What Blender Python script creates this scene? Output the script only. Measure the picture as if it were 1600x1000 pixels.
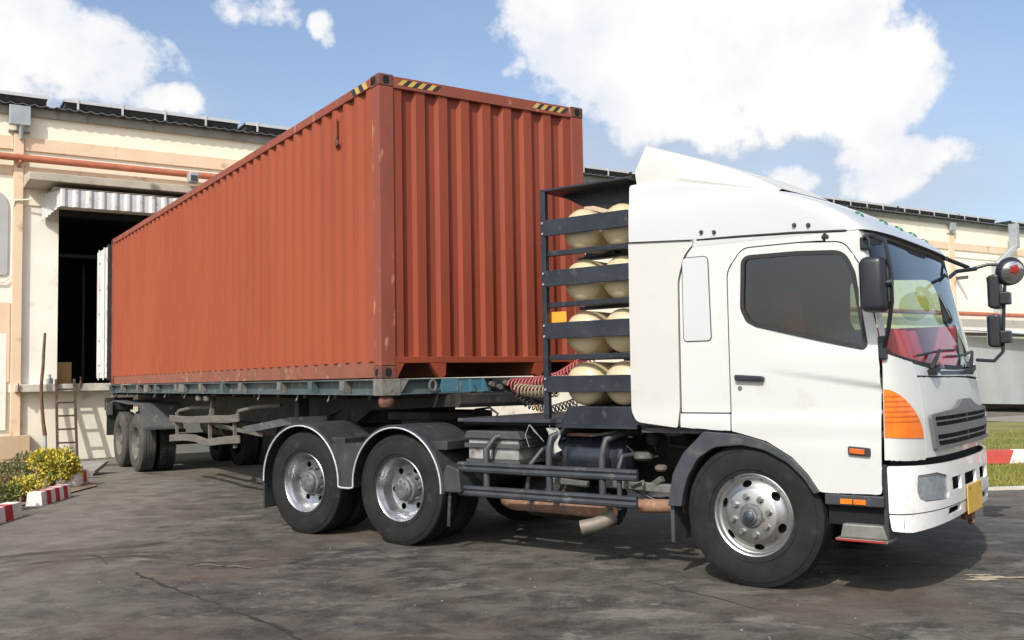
import bpy, bmesh, math, random
from math import sin, cos, pi, radians, sqrt, atan2, acos
from mathutils import Vector, Matrix, noise
from mathutils.geometry import delaunay_2d_cdt
random.seed(11)
for o in list(bpy.data.objects): bpy.data.objects.remove(o, do_unlink=True)
scene = bpy.context.scene
COL = scene.collection

# ------------------------------------------------------------------ camera
CAM_H, PITCH, ROLL, FPX = 1.5362, 0.0611, -0.0175, 1506.43
fw = Vector((0, cos(PITCH), sin(PITCH))); up0 = Vector((0, -sin(PITCH), cos(PITCH))); rt0 = Vector((1, 0, 0))
rt = rt0*cos(ROLL)+up0*sin(ROLL); up = up0*cos(ROLL)-rt0*sin(ROLL)
cd = bpy.data.cameras.new('camera'); cam = bpy.data.objects.new('camera', cd); COL.objects.link(cam)
cd.sensor_width = 36; cd.lens = FPX/1600*36; cd.clip_start = 0.1; cd.clip_end = 6000
cam.matrix_world = Matrix(((rt.x, up.x, -fw.x, 0), (rt.y, up.y, -fw.y, 0), (rt.z, up.z, -fw.z, CAM_H), (0, 0, 0, 1)))
scene.camera = cam
scene.render.resolution_x = 1024; scene.render.resolution_y = 640
# ------------------------------------------------------------------ sun and exposure
SUN_DIR = Vector((0.51, 1.20, -1.15)).normalized()
sd = bpy.data.lights.new('sun', 'SUN'); sd.energy = 3.15; sd.angle = radians(0.55); sd.color = (1.0, 0.955, 0.88)
sun = bpy.data.objects.new('sun', sd); COL.objects.link(sun)
sun.rotation_euler = SUN_DIR.to_track_quat('-Z', 'Y').to_euler(); sun.location = (-10, -20, 30)
scene.view_settings.view_transform = 'Standard'; scene.view_settings.look = 'None'
scene.view_settings.gamma = 1; scene.view_settings.use_curve_mapping = False
scene.view_settings.exposure = 0.36
# ------------------------------------------------------------------ sky
world = bpy.data.worlds.new('World'); scene.world = world; world.use_nodes = True
NT = world.node_tree; NT.nodes.clear()
def wn(t, **k):
    n = NT.nodes.new(t)
    for a, b in k.items(): setattr(n, a, b)
    return n
def wl(a, b): NT.links.new(a, b)
def wmath(op, a, b=None, c=None, clamp=False):
    n = wn('ShaderNodeMath', operation=op, use_clamp=clamp)
    for i, v in enumerate((a, b, c)):
        if v is None: continue
        if isinstance(v, (int, float)): n.inputs[i].default_value = v
        else: wl(v, n.inputs[i])
    return n.outputs[0]
sky = wn('ShaderNodeTexSky', sky_type='NISHITA'); sky.sun_disc = False
sky.sun_elevation = math.asin(-SUN_DIR.z); sky.sun_rotation = atan2(-SUN_DIR.x, -SUN_DIR.y)
sky.air_density = 1.0; sky.dust_density = 3.2; sky.ozone_density = 2.5; sky.altitude = 0
tc = wn('ShaderNodeTexCoord'); sep = wn('ShaderNodeSeparateXYZ'); wl(tc.outputs['Generated'], sep.inputs[0])
AZ = wmath('ARCTAN2', sep.outputs[0], sep.outputs[1]); EL = wmath('ARCSINE', sep.outputs[2])
n1 = wn('ShaderNodeTexNoise'); n1.inputs['Scale'].default_value = 6.5; n1.inputs['Detail'].default_value = 9; n1.inputs['Roughness'].default_value = 0.58
n1.inputs['Distortion'].default_value = 0.25
wl(tc.outputs['Generated'], n1.inputs['Vector'])
n2 = wn('ShaderNodeTexNoise'); n2.inputs['Scale'].default_value = 22; n2.inputs['Detail'].default_value = 7; n2.inputs['Roughness'].default_value = 0.6
wl(tc.outputs['Generated'], n2.inputs['Vector'])
def pix_dir(u, v):
    d = fw + rt*((u-800)/FPX) - up*((v-500)/FPX); d.normalize()
    return atan2(d.x, d.y), math.asin(d.z)
def blob(u, v, ru, rv, w=1.0):
    a, e = pix_dir(u, v)
    return (a, e, ru/FPX, rv/FPX, w)
BL = [blob(1030, -90, 205, 230, 1.5), blob(1200, -60, 200, 230, 1.5), blob(1110, 70, 285, 105, 1.5), blob(935, 50, 95, 120, 1.3), blob(1320, 125, 135, 80, 1.3), blob(1160, 140, 260, 45, 1.1),
      blob(60, 75, 160, 68, 1.25), blob(-60, 60, 150, 100, 1.3), blob(165, 115, 80, 42, .95), blob(255, 155, 58, 26, .95), blob(395, 8, 70, 40, .75), blob(370, 22, 40, 18, .7), blob(500, 42, 20, 24, .72), blob(510, 62, 14, 18, .66),
      blob(1235, 285, 55, 32, .9), blob(1410, 245, 120, 30, .66), blob(1360, 288, 80, 28, .7), blob(1060, 200, 220, 30, .5), blob(1250, 225, 150, 30, .45)]
mx = None
for (a, e, ra, re, w) in BL:
    da = wmath('MULTIPLY', wmath('SUBTRACT', AZ, a), 1/ra); de = wmath('MULTIPLY', wmath('SUBTRACT', EL, e), 1/re)
    r2 = wmath('MULTIPLY_ADD', da, da, wmath('MULTIPLY', de, de))
    g = wmath('MULTIPLY_ADD', r2, -w*.5, w)
    mx = g if mx is None else wmath('MAXIMUM', mx, g)
n3 = wn('ShaderNodeTexNoise'); n3.inputs['Scale'].default_value = 1.7; n3.inputs['Detail'].default_value = 2
wl(tc.outputs['Generated'], n3.inputs['Vector'])       # beyond the view the sky goes on with cumulus of the same kind
away = wn('ShaderNodeMapRange', interpolation_type='SMOOTHSTEP'); wl(sep.outputs[1], away.inputs[0]); away.inputs[1].default_value = .80; away.inputs[2].default_value = .45; away.inputs[3].default_value = -3; away.inputs[4].default_value = 0
gen = wmath('ADD', wmath('MULTIPLY_ADD', n3.outputs[0], 7.0, -3.6), away.outputs[0])
mx = wmath('MAXIMUM', wmath('MAXIMUM', mx, wmath('MINIMUM', gen, 1.0)), -1.5)
dens = wmath('ADD', mx, wmath('MULTIPLY_ADD', n1.outputs[0], 2.2, -1.1))
dens = wmath('ADD', dens, wmath('MULTIPLY_ADD', n2.outputs[0], 1.3, -0.65))
mr = wn('ShaderNodeMapRange', interpolation_type='SMOOTHSTEP'); wl(dens, mr.inputs[0])
mr.inputs[1].default_value = 0.33; mr.inputs[2].default_value = 0.72; mr.inputs[3].default_value = 0; mr.inputs[4].default_value = 0.97
veil = wmath('MULTIPLY_ADD', n3.outputs[0], 0.22, wmath('MAXIMUM', wmath('MULTIPLY_ADD', EL, -.75, .20), -0.06))
cover = wmath('MAXIMUM', mr.outputs[0], veil)
n4 = wn('ShaderNodeTexNoise'); n4.inputs['Scale'].default_value = 10; n4.inputs['Detail'].default_value = 6; n4.inputs['Roughness'].default_value = .55; wl(tc.outputs['Generated'], n4.inputs['Vector'])
lit = wmath('ADD', wmath('MULTIPLY', dens, .55), wmath('MULTIPLY_ADD', n4.outputs[0], 3.2, -1.3))
shade = wn('ShaderNodeMapRange', interpolation_type='SMOOTHSTEP'); wl(lit, shade.inputs[0]); shade.inputs[1].default_value = 0.0; shade.inputs[2].default_value = 1.1
cc = wn('ShaderNodeMix', data_type='RGBA'); wl(shade.outputs[0], cc.inputs[0])
cc.inputs[6].default_value = (0.80, 0.83, 0.90, 1); cc.inputs[7].default_value = (0.99, 0.975, 0.955, 1)
bg1 = wn('ShaderNodeBackground'); wl(sky.outputs[0], bg1.inputs[0]); bg1.inputs[1].default_value = 0.15
bg2 = wn('ShaderNodeBackground'); wl(cc.outputs[2], bg2.inputs[0]); bg2.inputs[1].default_value = 0.82
mxs = wn('ShaderNodeMixShader'); wl(cover, mxs.inputs[0])
m2_ = None      # soft blue grey bases under the cumulus
for (u_, v_, ru_, rv_, w_) in ((60, 150, 230, 55, 1.), (1080, 225, 330, 60, 1.1), (1300, 290, 260, 70, 1.), (1160, 140, 300, 70, .8)):
    a_, e_ = pix_dir(u_, v_); da = wmath('MULTIPLY', wmath('SUBTRACT', AZ, a_), FPX/ru_); de = wmath('MULTIPLY', wmath('SUBTRACT', EL, e_), FPX/rv_)
    g_ = wmath('MULTIPLY_ADD', wmath('MULTIPLY_ADD', da, da, wmath('MULTIPLY', de, de)), -w_*.5, w_); m2_ = g_ if m2_ is None else wmath('MAXIMUM', m2_, g_)
base_ = wn('ShaderNodeMapRange', interpolation_type='SMOOTHSTEP'); wl(wmath('ADD', m2_, wmath('MULTIPLY_ADD', n1.outputs[0], 1.6, -.8)), base_.inputs[0]); base_.inputs[1].default_value = .0; base_.inputs[2].default_value = 1.2; base_.inputs[4].default_value = .62
bg3 = wn('ShaderNodeBackground'); bg3.inputs[0].default_value = (.60, .67, .80, 1); bg3.inputs[1].default_value = .62
mx0 = wn('ShaderNodeMixShader'); wl(base_.outputs[0], mx0.inputs[0]); wl(bg1.outputs[0], mx0.inputs[1]); wl(bg3.outputs[0], mx0.inputs[2]); wl(mx0.outputs[0], mxs.inputs[1]); wl(bg2.outputs[0], mxs.inputs[2])
wo = wn('ShaderNodeOutputWorld'); wl(mxs.outputs[0], wo.inputs[0])

# ------------------------------------------------------------------ materials
M = {}
def pmat(name, c1, c2=None, scale=3.0, rough=0.5, metal=0.0, bump=0.0, bscale=40.0, lo=.4, hi=.65, stretch=(1, 1, 1), c3=None, s3=30., spec=0.5, coat=0.0, rvar=0.0, world=False, bdist=0.01):
    m = bpy.data.materials.new(name); m.use_nodes = True; nt = m.node_tree; b = nt.nodes['Principled BSDF']
    b.inputs['Roughness'].default_value = rough; b.inputs['Metallic'].default_value = metal
    b.inputs['Specular IOR Level'].default_value = spec; b.inputs['Coat Weight'].default_value = coat
    c1 = (*c1, 1); c2 = (*c2, 1) if c2 else c1
    t = nt.nodes.new('ShaderNodeTexCoord'); mp = nt.nodes.new('ShaderNodeMapping'); mp.inputs['Scale'].default_value = stretch
    nt.links.new(t.outputs['Object'], mp.inputs[0])
    n = nt.nodes.new('ShaderNodeTexNoise'); n.inputs['Scale'].default_value = scale; n.inputs['Detail'].default_value = 8; n.inputs['Roughness'].default_value = .6
    nt.links.new(mp.outputs[0], n.inputs['Vector'])
    r = nt.nodes.new('ShaderNodeMapRange'); r.inputs[1].default_value = lo; r.inputs[2].default_value = hi; nt.links.new(n.outputs[0], r.inputs[0])
    mix = nt.nodes.new('ShaderNodeMix'); mix.data_type = 'RGBA'; mix.inputs[6].default_value = c1; mix.inputs[7].default_value = c2
    nt.links.new(r.outputs[0], mix.inputs[0]); out = mix.outputs[2]
    if c3:
        nn = nt.nodes.new('ShaderNodeTexNoise'); nn.inputs['Scale'].default_value = s3; nn.inputs['Detail'].default_value = 6
        nt.links.new(mp.outputs[0], nn.inputs['Vector'])
        rr = nt.nodes.new('ShaderNodeMapRange'); rr.inputs[1].default_value = .6; rr.inputs[2].default_value = .72; nt.links.new(nn.outputs[0], rr.inputs[0])
        m2 = nt.nodes.new('ShaderNodeMix'); m2.data_type = 'RGBA'; nt.links.new(rr.outputs[0], m2.inputs[0]); nt.links.new(out, m2.inputs[6]); m2.inputs[7].default_value = (*c3, 1); out = m2.outputs[2]
    nt.links.new(out, b.inputs['Base Color'])
    if rvar:
        rv = nt.nodes.new('ShaderNodeMapRange'); rv.inputs[1].default_value = .3; rv.inputs[2].default_value = .7; rv.inputs[3].default_value = max(0, rough-rvar); rv.inputs[4].default_value = min(1, rough+rvar)
        nt.links.new(n.outputs[0], rv.inputs[0]); nt.links.new(rv.outputs[0], b.inputs['Roughness'])
    if bump:
        nb = nt.nodes.new('ShaderNodeTexNoise'); nb.inputs['Scale'].default_value = bscale; nb.inputs['Detail'].default_value = 5; nt.links.new(mp.outputs[0], nb.inputs['Vector'])
        bp = nt.nodes.new('ShaderNodeBump'); bp.inputs['Strength'].default_value = bump; bp.inputs['Distance'].default_value = bdist; nt.links.new(nb.outputs[0], bp.inputs['Height']); nt.links.new(bp.outputs[0], b.inputs['Normal'])
    M[name] = m
    return m
pmat('cab_white', (.55, .562, .548), (.53, .54, .522), 1.3, rough=.32, coat=.5, c3=(.505, .505, .48), s3=4, rvar=.06)
pmat('fairing_white', (.505, .52, .52), (.485, .50, .50), 1.1, rough=.36, coat=.4, rvar=.05)
pmat('cream_panel', (.52, .522, .49), (.50, .50, .465), 1.5, rough=.4, coat=.3, c3=(.47, .465, .425), s3=4)
pmat('bumper_white', (.74, .74, .725), (.68, .68, .655), 2, rough=.35, coat=.4, c3=(.6, .58, .54), s3=12)
pmat('black_trim', (.018, .019, .022), (.035, .036, .04), 6, rough=.5)
pmat('rubber', (.012, .012, .013), (.02, .02, .02), 8, rough=.7)
pmat('mirror_black', (.014, .016, .022), (.022, .024, .03), 5, rough=.38)
pmat('rack_black', (.010, .013, .020), (.022, .026, .034), 4, rough=.42, c3=(.05, .05, .05), s3=14)
pmat('plastic_grey', (.030, .037, .045), (.052, .057, .063), 5, rough=.55, c3=(.085, .08, .073), s3=10)
pmat('grille_grey', (.11, .118, .123), (.145, .15, .155), 8, rough=.45)
pmat('chassis_dark', (.012, .012, .013), (.035, .03, .026), 5, rough=.75, c3=(.06, .05, .04), s3=12, bump=.3)
pmat('fender_grey', (.022, .026, .031), (.042, .045, .048), 4, rough=.55, c3=(.075, .072, .066), s3=8, bump=.15)
pmat('rail_grey', (.024, .030, .037), (.043, .049, .055), 5, rough=.5, c3=(.10, .095, .085), s3=9)
pmat('white_line', (.52, .53, .54), (.4, .41, .42), 20, rough=.5)
pmat('tyre', (.0125, .0125, .0125), (.021, .020, .019), 5, rough=.85, spec=.25, bump=.35, bscale=60, bdist=.004, c3=(.032, .030, .027), s3=7)
pmat('tyre_dusty', (.045, .043, .039), (.075, .071, .064), 5, rough=.9, bump=.4, bscale=50, bdist=.005)
pmat('rim_steel', (.52, .52, .515), (.40, .40, .39), 9, rough=.42, metal=1, c3=(.25, .22, .19), s3=16, rvar=.1)
pmat('rim_silver', (.52, .53, .55), (.42, .42, .43), 8, rough=.33, metal=1, c3=(.3, .27, .24), s3=14, rvar=.1)
pmat('rim_trailer', (.12, .115, .10), (.085, .08, .072), 7, rough=.7)
pmat('hub_grey', (.09, .10, .11), (.16, .16, .16), 14, rough=.6, metal=.3, c3=(.3, .29, .26), s3=25)
pmat('hub_dark', (.03, .045, .065), (.1, .1, .1), 20, rough=.4, metal=.3)
pmat('nut_steel', (.26, .255, .245), (.16, .155, .15), 25, rough=.5, metal=.7)
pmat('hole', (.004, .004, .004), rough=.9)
pmat('cylinder_tan', (.59, .505, .325), (.53, .445, .28), 3, rough=.35, coat=.5, c3=(.50, .42, .27), s3=9)
pmat('container_red', (.285, .063, .026), (.255, .055, .023), 1.2, rough=.62, spec=.3, stretch=(1, 1, .35), c3=(.28, .068, .031), s3=5, rvar=.06)
pmat('container_end_shaded', (.245, .049, .022), (.215, .043, .020), 1.6, rough=.58, spec=.35, stretch=(1, 1, .35), c3=(.235, .050, .026), s3=5)  # end face darker than the sides: its weaker light put into the colour
pmat('container_post', (.25, .060, .031), (.205, .052, .029), 3, rough=.6, stretch=(1, 1, .4), c3=(.45, .24, .15), s3=9)
pmat('container_rust', (.16, .052, .034), (.07, .035, .026), 9, rough=.75, c3=(.3, .19, .12), s3=14, bump=.3)
pmat('container_bottom', (.24, .075, .042), (.17, .06, .036), 4, rough=.65, stretch=(1, 1, 1), c3=(.33, .2, .14), s3=8)
pmat('hazard_yellow', (.58, .37, .09), (.42, .28, .08), 12, rough=.5)
pmat('hazard_black', (.02, .02, .02), rough=.5)
pmat('door_white', (.66, .665, .65), (.55, .55, .53), 4, rough=.5, stretch=(1, 1, .3), c3=(.35, .33, .3), s3=8)
pmat('trailer_teal', (.050, .080, .088), (.078, .102, .105), 3, rough=.6, c3=(.22, .21, .18), s3=7, bump=.15)
pmat('trailer_blue', (.035, .14, .21), (.07, .15, .18), 5, rough=.5, c3=(.2, .2, .19), s3=9)
pmat('trailer_worn', (.12, .117, .108), (.19, .183, .165), 9, rough=.8, c3=(.11, .08, .06), s3=12, bump=.4)
pmat('guard_wood', (.105, .096, .083), (.15, .137, .118), 6, rough=.85, stretch=(.3, 3, 3), bump=.4)
pmat('mud_grey', (.058, .065, .067), (.088, .09, .086), 4, rough=.7, c3=(.22, .2, .17), s3=9)
pmat('tank_navy', (.014, .018, .028), (.025, .028, .036), 5, rough=.25, coat=.4)
pmat('battery_white', (.30, .31, .30), (.19, .19, .175), 6, rough=.7, c3=(.12, .1, .08), s3=8)
pmat('battery_dark', (.045, .047, .047), (.075, .072, .066), 5, rough=.8)
pmat('exhaust_rust', (.24, .135, .085), (.17, .095, .062), 6, rough=.75, c3=(.38, .24, .15), s3=14, bump=.2)
pmat('exhaust_tip', (.21, .185, .155), (.15, .13, .105), 9, rough=.6, metal=.3)
pmat('cast_grey', (.16, .16, .15), (.1, .1, .09), 14, rough=.6, metal=.3)
pmat('step_alu', (.23, .225, .21), (.16, .155, .145), 9, rough=.55, metal=.4)
pmat('amber', (.80, .19, .012), (.70, .14, .009), 8, rough=.22, coat=.8)
pmat('amber_dark', (.55, .11, .012), (.45, .08, .01), 8, rough=.3, coat=.6)
pmat('red_lens', (.30, .03, .025), rough=.25, coat=.6)
pmat('green_lens', (.0, .13, .085), (.0, .07, .05), 20, rough=.2, coat=.6)
pmat('lamp_chrome', (.80, .82, .84), (.62, .65, .68), 14, rough=.3, metal=.15)
pmat('lamp_inner', (.62, .64, .66), (.42, .44, .46), 16, rough=.25, metal=.5)
pmat('plate_yellow', (.70, .44, .06), (.62, .38, .06), 7, rough=.55, c3=(.5, .33, .1), s3=9)
pmat('mirror_glass', (.6, .62, .63), rough=.04, metal=1)
pmat('red_cloth', (.60, .05, .055), (.48, .035, .04), 7, rough=.85)
pmat('interior_dark', (.05, .05, .05), (.08, .078, .072), 6, rough=.8)
pmat('interior_light', (.30, .30, .27), rough=.8)
pmat('hose_red', (.40, .075, .075), (.30, .09, .09), 12, rough=.45)
pmat('hose_tan', (.28, .24, .165), rough=.5)
pmat('hose_black', (.012, .012, .013), rough=.45)
pmat('strap_white', (.42, .42, .39), (.3, .3, .28), 9, rough=.9)
pmat('reflector_orange', (.75, .33, .03), rough=.35)
pmat('wall_cream', (.86, .815, .665), (.83, .78, .62), .8, rough=.85, c3=(.74, .67, .51), s3=2.2, bump=.15, bscale=25)
pmat('wall_white', (.82, .80, .72), (.78, .75, .66), .9, rough=.85, c3=(.68, .63, .53), s3=2.6, bump=.15, bscale=25)
pmat('wall_stained', (.80, .75, .62), (.74, .68, .55), 1.6, rough=.9, c3=(.36, .29, .2), s3=1.6, bump=.2, bscale=25)
pmat('band_tan', (.74, .57, .40), (.69, .52, .355), 1.2, rough=.85, c3=(.48, .33, .2), s3=3)
pmat('plinth_tan', (.53, .40, .265), (.47, .35, .23), 1.5, rough=.9, bump=.15, bscale=25)
pmat('concrete', (.62, .59, .51), (.40, .375, .32), 2, rough=.9, c3=(.24, .21, .17), s3=4, bump=.25)
pmat('concrete_dirty', (.46, .42, .34), (.33, .30, .24), 1.6, rough=.9, c3=(.12, .11, .09), s3=2.5, bump=.25)
pmat('pipe_red', (.46, .145, .075), (.36, .11, .06), 5, rough=.6, c3=(.2, .12, .085), s3=7)
pmat('fascia_grey', (.27, .265, .235), (.21, .205, .18), 2, rough=.7, stretch=(1, 1, .4), c3=(.15, .14, .12), s3=5)
pmat('galv', (.40, .44, .46), (.33, .36, .38), 5, rough=.45, metal=.35)
pmat('zinc_sheet', (.58, .585, .58), (.48, .485, .48), 3, rough=.5, c3=(.33, .29, .25), s3=8)
pmat('roof_sheet', (.17, .18, .20), (.13, .14, .15), 3, rough=.5)
pmat('solar_frame', (.62, .63, .63), rough=.4, metal=.5)
pmat('solar_back', (.035, .035, .035), (.055, .052, .048), 6, rough=.6)
pmat('solar_face', (.01, .014, .035), rough=.12, coat=.6)
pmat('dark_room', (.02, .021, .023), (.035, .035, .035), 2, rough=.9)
pmat('shutter_grey', (.42, .435, .43), (.38, .39, .38), 3, rough=.6)
pmat('wood_old', (.13, .075, .04), (.075, .042, .025), 9, rough=.85, stretch=(4, 4, .6), bump=.4, c3=(.25, .18, .12), s3=10)
pmat('wood_dark', (.075, .04, .026), (.045, .026, .018), 12, rough=.8, stretch=(4, 4, .6), c3=(.3, .28, .26), s3=14)
pmat('cardboard', (.40, .24, .11), rough=.9)
pmat('kerb_white', (.74, .73, .71), (.64, .62, .58), 6, rough=.85, c3=(.38, .35, .3), s3=9, bump=.3)
pmat('kerb_red', (.45, .035, .05), (.36, .03, .04), 8, rough=.8, bump=.3, c3=(.3, .1, .09), s3=12)
pmat('board_grey', (.25, .24, .22), (.17, .16, .15), 6, rough=.9, stretch=(.5, 4, 4), bump=.4)
pmat('tarp_grey', (.30, .335, .34), (.25, .285, .29), 2, rough=.55, stretch=(1, 1, .25))
pmat('tarp_roof', (.52, .57, .62), (.45, .5, .55), 3, rough=.5)
pmat('beam_dark', (.05, .052, .05), (.08, .08, .075), 4, rough=.7)
pmat('beam_red', (.48, .07, .055), (.40, .06, .05), 4, rough=.8, c3=(.3, .1, .08), s3=12)
pmat('soil', (.22, .17, .115), (.15, .115, .08), 3, rough=1, bump=.6, bscale=20)
pmat('leaf_yellow', (.66, .54, .07), (.46, .42, .05), 9, rough=.6)
pmat('leaf_green', (.12, .155, .028), (.2, .2, .03), 9, rough=.6)
pmat('leaf_dusty', (.20, .20, .10), (.14, .15, .07), 9, rough=.7)
pmat('leaf_red', (.22, .13, .05), (.18, .15, .04), 9, rough=.6)
pmat('stem', (.09, .065, .04), rough=.9)
pmat('grass_blade', (.14, .17, .025), (.26, .23, .05), .8, rough=.7)
pmat('lawn_soil', (.13, .145, .03), (.22, .19, .06), .9, rough=1, bump=.5, bscale=30, c3=(.07, .1, .02), s3=2)
pmat('spill', (.42, .37, .26), (.3, .26, .19), 20, rough=.95)
pmat('twig', (.06, .045, .03), rough=.9)
pmat('tar', (.02, .019, .018), rough=.85)
pmat('pale_line', (.24, .22, .19), (.16, .15, .13), 12, rough=.9)
def glass(name, tint, refl=.06, alpha_dark=None, rough=.02):
    m = bpy.data.materials.new(name); m.use_nodes = True; nt = m.node_tree; nt.nodes.clear()
    tr = nt.nodes.new('ShaderNodeBsdfTransparent'); tr.inputs[0].default_value = (*tint, 1)
    gl = nt.nodes.new('ShaderNodeBsdfGlossy'); gl.inputs['Roughness'].default_value = rough; gl.inputs[0].default_value = (.95, .97, 1, 1)
    f0 = ((refl-1)/(refl+1))**2
    lw = nt.nodes.new('ShaderNodeLayerWeight'); lw.inputs[0].default_value = .5
    pw = nt.nodes.new('ShaderNodeMath'); pw.operation = 'POWER'; pw.inputs[1].default_value = 5; nt.links.new(lw.outputs['Facing'], pw.inputs[0])
    fr = nt.nodes.new('ShaderNodeMath'); fr.operation = 'MULTIPLY_ADD'; fr.inputs[1].default_value = 1-f0; fr.inputs[2].default_value = f0; nt.links.new(pw.outputs[0], fr.inputs[0])
    mx = nt.nodes.new('ShaderNodeMixShader'); nt.links.new(fr.outputs[0], mx.inputs[0]); nt.links.new(tr.outputs[0], mx.inputs[1]); nt.links.new(gl.outputs[0], mx.inputs[2])
    o = nt.nodes.new('ShaderNodeOutputMaterial'); nt.links.new(mx.outputs[0], o.inputs[0]); M[name] = m
glass('glass_screen', (.78, .87, .84), 1.5)
glass('glass_side', (.24, .31, .275), 1.8)
glass('glass_far', (.66, .76, .56), 1.5)
glass('glass_lamp', (.85, .88, .9), 1.5)

# asphalt: one sheet to the horizon
def asphalt():
    m = bpy.data.materials.new('asphalt'); m.use_nodes = True; nt = m.node_tree; b = nt.nodes['Principled BSDF']; L = nt.links.new
    def N(t): return nt.nodes.new(t)
    t = N('ShaderNodeTexCoord')
    def nz(scale, det=8, rough=.6, stretch=(1, 1, 1), rot=0, dist=0):
        mp = N('ShaderNodeMapping'); mp.inputs['Scale'].default_value = stretch; mp.inputs['Rotation'].default_value = (0, 0, rot); L(t.outputs['Object'], mp.inputs[0])
        n = N('ShaderNodeTexNoise'); n.inputs['Scale'].default_value = scale; n.inputs['Detail'].default_value = det; n.inputs['Roughness'].default_value = rough; n.inputs['Distortion'].default_value = dist; L(mp.outputs[0], n.inputs['Vector']); return n.outputs[0]
    def ramp(x, a, bb, lo=0., hi=1.):
        r = N('ShaderNodeMapRange'); r.interpolation_type = 'SMOOTHSTEP'; r.inputs[1].default_value = a; r.inputs[2].default_value = bb; r.inputs[3].default_value = lo; r.inputs[4].default_value = hi; L(x, r.inputs[0]); return r.outputs[0]
    def mix(f, a, c):
        k = N('ShaderNodeMix'); k.data_type = 'RGBA'; L(f, k.inputs[0])
        for i, v in ((6, a), (7, c)):
            if isinstance(v, tuple): k.inputs[i].default_value = (*v, 1)
            else: L(v, k.inputs[i])
        return k.outputs[2]
    def ma(op, a, c):
        k = N('ShaderNodeMath'); k.operation = op
        for i, v in ((0, a), (1, c)):
            if isinstance(v, (int, float)): k.inputs[i].default_value = v
            else: L(v, k.inputs[i])
        return k.outputs[0]
    big = nz(.34, 6, .6, dist=.6); mid = nz(2.6, 12, .74, (.9, 1.1, 1), .35, .3); streak = nz(2.1, 13, .78, (.6, 1.15, 1), -.25, .5); fine = nz(30, 8, .8); grit = nz(110, 4, .7)
    s = N('ShaderNodeSeparateXYZ'); L(t.outputs['Object'], s.inputs[0])
    # dusty concrete apron on the left beside the planting, worn dark bitumen in the middle
    left = ramp(ma('ADD', ma('SUBTRACT', ma('MULTIPLY', s.outputs[1], -.13), s.outputs[0]), ma('MULTIPLY', big, 4.2)), 3.3, 6.2)
    far_ = ramp(ma('ADD', s.outputs[0], ma('MULTIPLY', big, 1.5)), 4.6, 7.5)
    col = mix(ramp(mid, .38, .62), (.039, .035, .031), (.115, .102, .087))
    col = mix(ramp(streak, .525, .62, 0, .8), col, (.195, .178, .152))
    col = mix(ramp(big, .50, .70, 0, .75), col, (.034, .031, .029))
    col = mix(ma('MULTIPLY', left, .82), col, mix(ramp(mid, .35, .65), (.15, .138, .114), (.235, .215, .18)))
    patch_ = nz(.95, 9, .7, (.55, 1.2, 1), .15, .8); col = mix(ramp(patch_, .53, .66, 0, .55), col, mix(ramp(fine, .4, .6), (.12, .106, .088), (.20, .18, .152)))
    col = mix(ma('MULTIPLY', far_, .6), col, mix(ramp(mid, .35, .65), (.14, .13, .118), (.20, .19, .17)))
    oil = nz(.7, 9, .68, (1, 1, 1), 0, .9)
    col = mix(ramp(oil, .54, .64, 0, .85), col, (.021, .020, .019))
    col = mix(ramp(fine, .52, .64, 0, .5), col, (.17, .158, .14))
    brown = nz(.55, 5, .6, (1, 1, 1), .8, .4); col = mix(ramp(brown, .48, .64, 0, .6), col, (.112, .086, .062))
    col = mix(ramp(grit, .53, .62, 0, .6), col, (.022, .026, .024))
    L(col, b.inputs['Base Color'])
    L(ramp(mid, .3, .7, .75, .95), b.inputs['Roughness']); b.inputs['Specular IOR Level'].default_value = .3
    h = ma('ADD', ma('MULTIPLY', fine, .5), ma('MULTIPLY', mid, 1.2)); h = ma('ADD', h, ma('MULTIPLY', grit, .25))
    bp = N('ShaderNodeBump'); bp.inputs['Strength'].default_value = .7; bp.inputs['Distance'].default_value = .016; L(h, bp.inputs['Height']); L(bp.outputs[0], b.inputs['Normal'])
    M['asphalt'] = m
asphalt()
def translucent(name, col):
    m = bpy.data.materials.new(name); m.use_nodes = True; nt = m.node_tree; nt.nodes.clear(); a = nt.nodes.new('ShaderNodeBsdfTranslucent'); b = nt.nodes.new('ShaderNodeBsdfDiffuse'); a.inputs[0].default_value = (*col, 1); b.inputs[0].default_value = (*col, 1)
    x = nt.nodes.new('ShaderNodeMixShader'); o = nt.nodes.new('ShaderNodeOutputMaterial'); nt.links.new(a.outputs[0], x.inputs[1]); nt.links.new(b.outputs[0], x.inputs[2]); nt.links.new(x.outputs[0], o.inputs[0]); M[name] = m
glass('disc_green', (.62, .66, .26), 1.2)

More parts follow.
